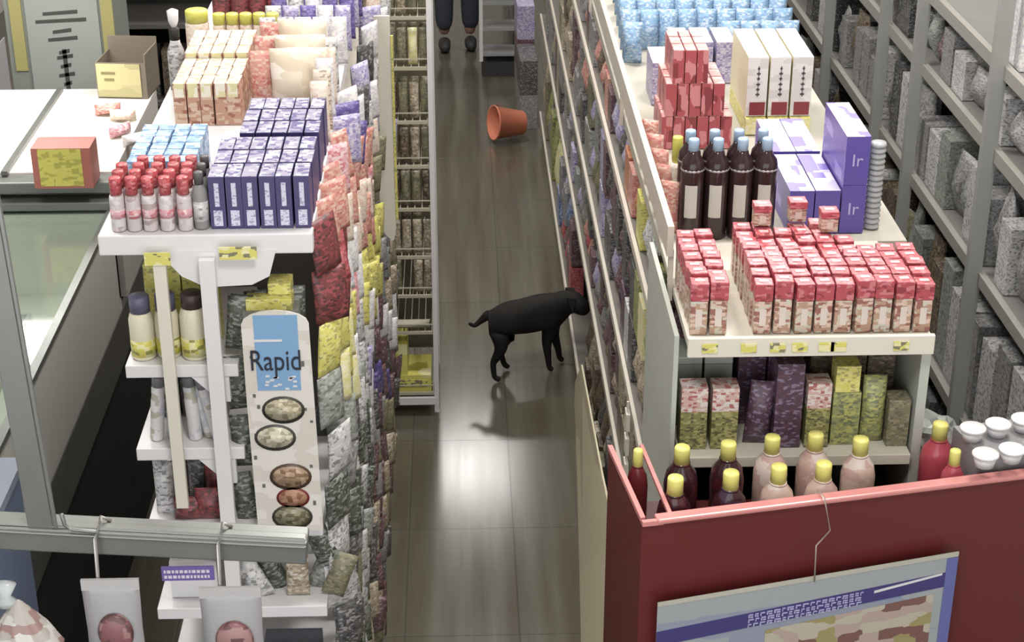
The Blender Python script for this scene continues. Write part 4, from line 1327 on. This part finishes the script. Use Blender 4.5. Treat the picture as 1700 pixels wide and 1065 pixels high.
m = MB(); m.box(-0.09, 0.09, -0.002, 0.002, 0, 0.13); m.box(-0.09, -0.086, 0, 0.17, 0, 0.13); m.box(0.086, 0.09, 0, 0.17, 0, 0.16); m.box(-0.09, 0.09, 0.166, 0.17, 0, 0.18); m.box(-0.09, 0.09, 0, 0.17, 0, 0.004)
m.build('body', mat('brown_card', (120, 108, 92), 0.7), bx)
MB().box(-0.087, 0.07, -0.006, -0.003, 0.006, 0.127).build('yellow_panel', printed('straw_print', [(186, 176, 124), (196, 186, 130), (176, 168, 118)], 12, 0.6), bx)
m = MB(); m.box(-0.07, -0.02, -0.008, -0.006, 0.09, 0.098); m.box(-0.06, -0.025, -0.008, -0.006, 0.066, 0.074); m.build('print', mat('olive_ink', (130, 122, 76), 0.6), bx)
tag(bx, 'open brown carton with a straw-yellow front standing on the case', 'carton')

# tall grey banner cabinet with dark brush characters
bn = empty('banner_cabinet', (at(110, 100, Y=6.35).x, 6.35, 0))
MB().box(-0.21, 0.19, 0, 0.3, 0, 2.3).build('body', mat('grey_green_panel', (128, 134, 126), 0.4), bn)
MB().box(-0.13, 0.14, -0.012, 0, 0.2, 2.1).build('front_sheet', mat('pale_grey_green_sheet', (150, 156, 150), 0.45), bn)
m = MB()
for x0 in (-0.19, 0.15):
    m.box(x0, x0 + 0.045, -0.008, 0, 1.26, 2.2)
m.build('yellow_strip', mat('ochre_strip', (164, 156, 92), 0.5), bn)
m = MB()
for z, w in ((1.475, 0.13), (1.445, 0.19), (1.405, 0.07), (1.375, 0.11), (1.325, 0.04), (1.305, 0.06), (1.27, 0.04), (1.235, 0.06), (1.20, 0.03), (1.16, 0.05), (1.12, 0.03)):
    m.add([(0.0 - w / 2, -0.014, z), (w / 2, -0.014, z + 0.008), (w / 2, -0.014, z + 0.022), (-w / 2, -0.014, z + 0.012),
           (0.0 - w / 2, -0.012, z), (w / 2, -0.012, z + 0.008), (w / 2, -0.012, z + 0.022), (-w / 2, -0.012, z + 0.012)], [(0, 1, 2, 3), (7, 6, 5, 4), (0, 4, 5, 1), (1, 5, 6, 2), (2, 6, 7, 3), (3, 7, 4, 0)])
m.box(-0.008, 0.008, -0.014, -0.012, 1.10, 1.345)
m.build('brush_lettering', mat('charcoal_ink', (66, 66, 60), 0.6), bn)
tag(bn, 'tall grey-green cabinet front with dark brush lettering and ochre strips', 'cabinet')

# dark rack beyond the gondola
dr = empty('dark_shelf_rack', (-1.32, 7.3, 0))
m = MB()
for z in (0.1, 0.45, 0.8, 1.15, 1.5, 1.85): m.box(-0.38, 0.38, 0, 0.35, z, z + 0.02)
m.build('shelf', mat('dark_grey_shelf', (96, 92, 88), 0.5), dr)
MB().box(-0.38, 0.38, 0.35, 0.37, 0, 2.1).build('back_panel', mat('near_black_panel', (44, 42, 40), 0.7), dr)
for x in (-0.39, 0.39): MB().box(x - 0.012, x + 0.012, 0, 0.37, 0, 2.1).build('side_panel', mat('near_black_panel', (44, 42, 40), 0.7), dr)
tag(dr, 'dark shelf rack beyond the display case behind the open carton', 'rack')
for li in range(5):
    for k in range(6):
        c = random.choice(['black', 'dark grey', 'brown', 'maroon'])
        p = (-1.62 + k * 0.12, 7.40, (0.1, 0.45, 0.8, 1.15, 1.5)[li] + 0.022)
        if not inframe((p[0], p[1], p[2] + 0.1), 0): continue
        place('dk_' + c, mk_carton(c, 0.1, 0.12, 0.22, 'dark_carton'), p, '%s carton on the dark rack, %s shelf up, %s across' % (c, nth(li + 1), nth(k + 1)), 'carton', 'cartons on the dark rack')
for k in range(3):
    place('wstack', mk_carton('white', 0.13, 0.12, 0.19, 'white_stacked_carton'), (-1.68 + 0.004 * k, 6.7, 1.2 + 0.195 * k), 'white carton beside the banner cabinet, %s up the stack' % nth(k + 1), 'carton', 'white cartons beside the banner cabinet') if k else \
        tag(box('white_pedestal', M_WHITE, -1.745, -1.615, 6.64, 6.76, 0, 1.385), 'tall white pedestal beside the banner cabinet', 'pedestal')

# grey shelving with cartons at the far side of the case
gs = empty('grey_side_shelving', (-2.42, 5.2, 0))
m = MB()
for z in (0.2, 0.6, 1.0, 1.4, 1.8): m.box(-0.25, 0.25, -1.2, 1.0, z - 0.02, z)
m.build('shelf', mat('mauve_grey_shelf', (116, 112, 118), 0.5), gs)
for y in (-1.2, -0.45, 0.3, 1.0): MB().bar((0.25, y, 0), (0.25, y, 2.3), 0.04).build('post', M_POST, gs)
MB().box(-0.26, -0.25, -1.2, 1.0, 0, 2.3).build('back_panel', mat('mauve_grey_back', (104, 100, 108), 0.7), gs)
tag(gs, 'mauve-grey shelving beyond the glass display case', 'shelf unit')
for li, z in enumerate((0.6, 1.0, 1.4, 1.8)):
    for k in range(9):
        c = random.choice(['grey', 'lilac', 'dark grey', 'grey', 'pale grey'])
        p = (-2.30, 4.1 + k * 0.23, z + 0.001)
        if not inframe((p[0] + 0.1, p[1], p[2] + 0.15), 10): continue
        place('gs_' + c, mk_carton(c, 0.2, 0.2, 0.32, 'storage_carton'), p, '%s carton on the mauve-grey shelving, %s shelf up, %s from near end' % (c, nth(li + 2), nth(k + 1)), 'carton', 'cartons on the mauve-grey shelving', rz=-PI / 2)
p = at(12, 172, X=-2.16)
o = box('paper_notice', mat('white_paper', (200, 198, 204), 0.6), 0, 0.004, -0.09, 0.09, 0, 0.30); o.location = p
tag(o, 'white paper notice hanging on the mauve-grey shelving', 'notice')

# near aluminium frame: rail, corner post, top bar
fr = empty('aluminium_frame', (-0.68, 2.41, 0))


def FR(o):
    o.parent = fr; o.location = o.location - Vector((-0.68, 2.41, 0)); return o


m = MB()
m.bar((-0.95, 2.41, 1.700), (-0.262, 2.41, 1.645), 0.05, 0.044); m.bar((-0.95, 2.385, 1.715), (-0.262, 2.385, 1.658), 0.006, 0.006)
m.bar((-0.95, 2.40, 1.724), (-0.262, 2.40, 1.667), 0.02, 0.006)
FR(m.build('rail', M_STEEL, None, 0.004))
m = MB(); m.bar((-0.690, 2.405, 1.67), (-0.716, 2.405, 2.42), 0.040, 0.03); m.bar((-0.666, 2.39, 1.70), (-0.692, 2.39, 2.42), 0.006, 0.006)
m.tube([(-0.653, 2.385, 1.73), (-0.650, 2.385, 1.708), (-0.64, 2.385, 1.700), (-0.60, 2.385, 1.695)], 0.004, 6)
FR(m.build('corner_post', M_STEEL, None, 0.003))
FR(MB().bar((-0.98, 2.41, 2.42), (-0.68, 2.41, 2.42), 0.03).build('top_bar', M_STEEL))
FR(MB().bar((-0.93, 2.41, 0.0), (-0.93, 2.41, 2.42), 0.03).build('leg', M_STEEL))
tag(fr, 'near aluminium frame with a thick rail and a slightly leaning post', 'frame')

# hanging bags on hooks
M_HOOK = mat('bent_wire', (176, 172, 166), 0.3, 0.6)
M_HAM = printed('ham_print', [(130, 80, 84), (150, 110, 108), (96, 62, 64)], 60, 0.4, [0.5, 0.3, 0.2])


def hook(name_lab, x, dx):
    zt = 1.70 - (x + 0.95) * 0.08
    m = MB(); m.tube([(x + 0.012, 2.42, zt + 0.022), (x, 2.41, zt + 0.036), (x - 0.004, 2.37, zt + 0.018), (x - 0.006, 2.364, zt - 0.06), (x - 0.004, 2.362, zt - 0.16), (x + 0.004, 2.35, zt - 0.172), (x + 0.008, 2.34, zt - 0.16)], 0.0032, 7)
    o = m.build('wire_hook', M_HOOK); tag(o, name_lab, 'hook')


def ham(w=0.094):
    root = empty('hanging_ham_bag')
    m = MB(); m.pouch(w, 0.028, 0.19, crimp=0.12, tilt=0.0); m.build('bag', mat('grey_film', (150, 148, 150), 0.3), root)
    m = MB(); m.lathe([(0.024, 0), (0.031, 0.004), (0.026, 0.010), (0.004, 0.012)], 20, 0, (0, 0, 0), 0.95, 1.25)
    q = m.build('ham_picture', M_HAM, root); q.location = (0.003, -0.009, 0.095); q.rotation_euler = (PI / 2, 0, 0)
    MB().box(-w / 2, w / 2, -0.003, 0.003, 0.172, 0.192).build('header', mat('pale_header', (170, 168, 168), 0.4), root)
    return root


p = at(183, 965, Y=2.36); place('ham', ham, (p.x, 2.357, p.z - 0.185), 'grey film bag with oval ham picture hanging nearer the knotted bag', 'bag')
p = at(382, 978, Y=2.36); place('ham', ham, (p.x, 2.357, p.z - 0.185), 'grey film bag with oval ham picture hanging before the violet sign', 'bag', sc=(1.08, 1, 1))
hook('bent wire hook holding the ham bag nearer the knotted bag', at(168, 880, Y=2.4).x, 0)
hook('bent wire hook holding the ham bag before the violet sign', at(370, 885, Y=2.4).x, 0)
# knotted clear bag
bm = bmesh.new(); bmesh.ops.create_icosphere(bm, subdivisions=4, radius=1)
for v in bm.verts:
    x, y, z = v.co
    t = max(0, z)
    s_ = 1 - 0.72 * t ** 1.2
    wr = 1 + 0.05 * math.sin(math.atan2(y, x) * 11 + z * 4) + random.uniform(-0.02, 0.02)
    v.co = Vector((x * 0.062 * s_ * wr, y * 0.04 * s_ * wr, z * 0.085))
me = bpy.data.meshes.new('knotted_bag'); bm.to_mesh(me); bm.free(); me.materials.append(printed('cloudy_pink_contents', [(168, 160, 152), (190, 186, 180), (150, 118, 112)], 45, 0.3, [0.45, 0.35, 0.2]))
for pl in me.polygons: pl.use_smooth = True
kb = empty('knotted_bag', at(40, 1065, Y=2.36)); b_ = bpy.data.objects.new('bag', me); COL.objects.link(b_); b_.parent = kb; b_.location = (0, 0, 0.0)
MB().lathe([(0.010, 0.07), (0.016, 0.082), (0.008, 0.092), (0.018, 0.115), (0.006, 0.12)], 12, 0, (-0.02, 0, 0), 1.2, 0.7).build('knot', mat('cloudy_knot', (176, 182, 182), 0.3), kb)
tag(kb, 'cloudy knotted plastic bag with pinkish contents hanging at the frame', 'bag')
# blue crate behind the frame
o = empty('blue_crate', (-0.78, 2.75, 0))
m = MB(); m.box(-0.40, -0.13, -0.1, 0.30, 1.0, 1.44); m.build('body', mat('slate_blue', (90, 104, 132), 0.45), o)
m = MB(); m.box(-0.41, -0.12, -0.11, 0.31, 1.43, 1.45); m.build('rim', mat('slate_rim', (120, 128, 146), 0.4), o)
MB().box(-0.38, -0.15, -0.05, 0.28, 0, 1.0).build('stand', M_BLACK, o)
tag(o, 'slate-blue bin on a black stand behind the aluminium post', 'bin')

# ================================================================== FAR END OF THE AISLE
# person, seen from the shins down in the photo
def skin(name, verts, edges, radii, m, parent=None, sub=2, root=0):
    me = bpy.data.meshes.new(name); me.from_pydata(verts, edges, []); me.update()
    o = bpy.data.objects.new(name, me); COL.objects.link(o)
    if parent is not None: o.parent = parent
    s = o.modifiers.new('skin', 'SKIN'); s.use_smooth_shade = True
    for i, r in enumerate(radii):
        rr = r if isinstance(r, tuple) else (r, r)
        me.skin_vertices[0].data[i].radius = rr
        me.skin_vertices[0].data[i].use_root = (i == root)
    u = o.modifiers.new('sub', 'SUBSURF'); u.levels = sub; u.render_levels = sub
    me.materials.append(m)
    return o


pe = empty('person', (0.0, 10.85, 0))
V = [(0, 0, 0.92), (-0.09, 0, 0.88), (-0.10, 0.0, 0.48), (-0.095, 0.02, 0.09), (0.09, 0, 0.88), (0.085, 0.0, 0.48), (0.07, 0.03, 0.09),
     (0, 0, 1.12), (0, 0, 1.36), (0, 0, 1.50), (0, -0.01, 1.60), (-0.17, 0, 1.40), (-0.22, 0, 1.12), (-0.21, -0.08, 0.88), (0.17, 0, 1.40), (0.22, 0, 1.12), (0.21, -0.08, 0.88), (0, -0.01, 1.69)]
E_ = [(0, 1), (1, 2), (2, 3), (0, 4), (4, 5), (5, 6), (0, 7), (7, 8), (8, 9), (9, 10), (8, 11), (11, 12), (12, 13), (8, 14), (14, 15), (15, 16), (10, 17)]
Rr = [0.14, 0.085, 0.055, 0.038, 0.085, 0.055, 0.038, (0.15, 0.10), (0.16, 0.10), 0.05, 0.085, 0.055, 0.042, 0.03, 0.055, 0.042, 0.03, 0.075]
skin('body', V, E_, Rr, mat('skin_tone', (150, 112, 92), 0.6), pe)
for sx, yy in ((-0.095, 0.0), (0.075, 0.03)):
    skin('trouser_leg', [(sx * 0.9, 0, 0.93), (sx, 0.0, 0.5), (sx, yy, 0.12)], [(0, 1), (1, 2)], [0.11, 0.075, 0.058], mat('navy_trousers', (52, 56, 72), 0.8), pe)
    skin('shoe', [(sx, yy + 0.03, 0.045), (sx, yy - 0.06, 0.04), (sx + 0.01, yy - 0.13, 0.035)], [(0, 1), (1, 2)], [0.045, 0.042, 0.032], mat('dark_shoe', (48, 46, 48), 0.6), pe)
skin('shirt', [(0, 0, 0.95), (0, 0, 1.15), (0, 0, 1.38), (0, 0, 1.45), (-0.18, 0, 1.40), (-0.23, 0, 1.2), (0.18, 0, 1.40), (0.23, 0, 1.2)], [(0, 1), (1, 2), (2, 3), (2, 4), (4, 5), (2, 6), (6, 7)],
     [(0.17, 0.13), (0.165, 0.12), (0.17, 0.12), 0.06, 0.065, 0.055, 0.065, 0.055], mat('grey_shirt', (90, 92, 104), 0.8), pe)
skin('hair', [(0, 0.015, 1.70), (0, 0.03, 1.76)], [(0, 1)], [0.082, 0.06], mat('dark_hair', (34, 28, 26), 0.7), pe, 1)
tag(pe, 'person in dark navy trousers standing at the far end of the aisle', 'person')

ld = empty('white_rung_stand', (0.27, 10.25, 0))
for x in (-0.135, 0.13): MB().bar((x, 0, 0.10), (x, 0, 1.2), 0.022).build('post', M_WHITE, ld)
for z in (0.14, 0.30, 0.46, 0.60, 0.75, 0.95, 1.15):
    m = MB(); m.bar((-0.135, 0, z), (0.13, 0, z), 0.014); m.box(-0.125, 0.12, 0.0, 0.22, z - 0.006, z); m.build('rung', mat('grey_rung', (150, 150, 154), 0.45), ld)
MB().box(-0.13, 0.125, 0.0, 0.24, 0.0, 0.09).build('base', mat('dark_base', (52, 50, 52), 0.7), ld)
tag(ld, 'narrow white stand with several rungs at the far end of the aisle', 'stand')

bk = empty('orange_bucket', (0.28, 9.06, 0.098), 0)
m = MB(); m.lathe([(0.062, 0), (0.066, 0.004), (0.092, 0.17), (0.098, 0.172), (0.098, 0.18), (0.09, 0.178), (0.062, 0.012), (0.002, 0.010)], 24); q = m.build('shell', mat('salmon_orange_plastic', (220, 124, 92), 0.4), bk)
q.rotation_euler = (0, -PI / 2 + 0.12, 0.35); q.location = (0.07, 0.02, 0.0)
m = MB(); m.tube([(0.10 * math.cos(a), 0.10 * math.sin(a), 0.15) for a in [PI * k / 12 for k in range(13)]], 0.003, 6); h_ = m.build('handle', mat('dark_orange_handle', (150, 64, 52), 0.4), q)
tag(bk, 'small salmon-orange bucket lying on its side on the floor', 'bucket')

# grey crates stacked along the far part of the long gondola
for k in range(8):
    for s_ in range(3):
        c = ['grey', 'dark grey', 'grey', 'maroon', 'lilac'][(k * 2 + s_) % 5]
        p = (0.385, 9.42 + k * 0.42, 0.001 + s_ * 0.2)
        if k == 2: continue
        if k < 1 and s_ > 1: continue
        place('cr_' + c, mk_carton(c, 0.34, 0.10, 0.198, 'stacked_crate'), p, '%s crate at the gondola foot, %s stack from the bucket, %s up' % (c, nth(k + 1), nth(s_ + 1)), 'crate', 'crates at the foot of the long gondola', rz=-PI / 2 + 0.02)

# ================================================================== DOG
M_FUR = mat('black_fur', (30, 27, 25), 0.75, 0, 0.25)
dg = empty('dog', (0.25, 6.22, 0))
O = Vector((0.25, 6.22, 0))
dv = [(0.150, 6.20, 0.266),   # 0 pelvis
      (0.250, 6.235, 0.258), (0.345, 6.262, 0.250),  # 1 loin 2 chest
      (0.398, 6.25, 0.290), (0.435, 6.225, 0.322), (0.470, 6.205, 0.312), (0.505, 6.185, 0.280),  # neck, skull, brow, muzzle
      (0.105, 6.19, 0.285), (0.070, 6.185, 0.255), (0.045, 6.18, 0.236), (0.022, 6.178, 0.250),   # tail 7..10
      (0.140, 6.16, 0.215), (0.158, 6.145, 0.155), (0.118, 6.15, 0.085), (0.124, 6.145, 0.022), (0.148, 6.14, 0.012),  # near hind 11..15
      (0.150, 6.24, 0.215), (0.180, 6.245, 0.155), (0.150, 6.255, 0.085), (0.168, 6.25, 0.022), (0.190, 6.25, 0.012),  # far hind 16..20
      (0.350, 6.23, 0.205), (0.338, 6.225, 0.135), (0.346, 6.225, 0.06), (0.350, 6.225, 0.018), (0.368, 6.222, 0.012),   # near fore 21..25
      (0.370, 6.30, 0.205), (0.372, 6.305, 0.135), (0.392, 6.31, 0.06), (0.398, 6.31, 0.018), (0.416, 6.308, 0.012)]   # far fore 26..30
de = [(0, 1), (1, 2), (2, 3), (3, 4), (4, 5), (5, 6), (0, 7), (7, 8), (8, 9), (9, 10), (0, 11), (11, 12), (12, 13), (13, 14), (14, 15), (0, 16), (16, 17), (17, 18), (18, 19), (19, 20),
      (2, 21), (21, 22), (22, 23), (23, 24), (24, 25), (2, 26), (26, 27), (27, 28), (28, 29), (29, 30)]
drr = [0.070, 0.070, 0.080, 0.062, 0.054, 0.042, 0.024, 0.024, 0.013, 0.010, 0.007,
       0.044, 0.030, 0.014, 0.012, 0.013, 0.044, 0.030, 0.014, 0.012, 0.013, 0.036, 0.022, 0.014, 0.012, 0.013, 0.036, 0.022, 0.014, 0.012, 0.013]
skin('body', [tuple(Vector(v) - O) for v in dv], de, drr, M_FUR, dg, 2)
for s_ in (-1, 1):
    m = MB(); m.add([(-0.005, 0, 0), (0.035, 0.0, -0.004), (0.018, 0.016 * s_, -0.062), (-0.003, 0.010 * s_, 0.006), (0.033, 0.010 * s_, 0.002), (0.020, 0.026 * s_, -0.058)],
                    [(0, 1, 2), (3, 5, 4), (0, 3, 4, 1), (1, 4, 5, 2), (2, 5, 3, 0)])
    q = m.build('ear', M_FUR, dg); q.location = Vector((0.418, 6.228 + s_ * 0.043, 0.350)) - O
    MB().lathe([(0.001, 0), (0.005, 0.003), (0.001, 0.006)], 8).build('eye', mat('dark_eye', (20, 14, 10), 0.1), dg).location = Vector((0.480, 6.20 + s_ * 0.034, 0.328)) - O
MB().lathe([(0.004, 0), (0.009, 0.005), (0.004, 0.011)], 10).build('nose', mat('wet_nose', (16, 15, 15), 0.2), dg).location = Vector((0.523, 6.176, 0.276)) - O
tag(dg, 'black short-haired dog standing across the aisle, nose in the shelf', 'dog')
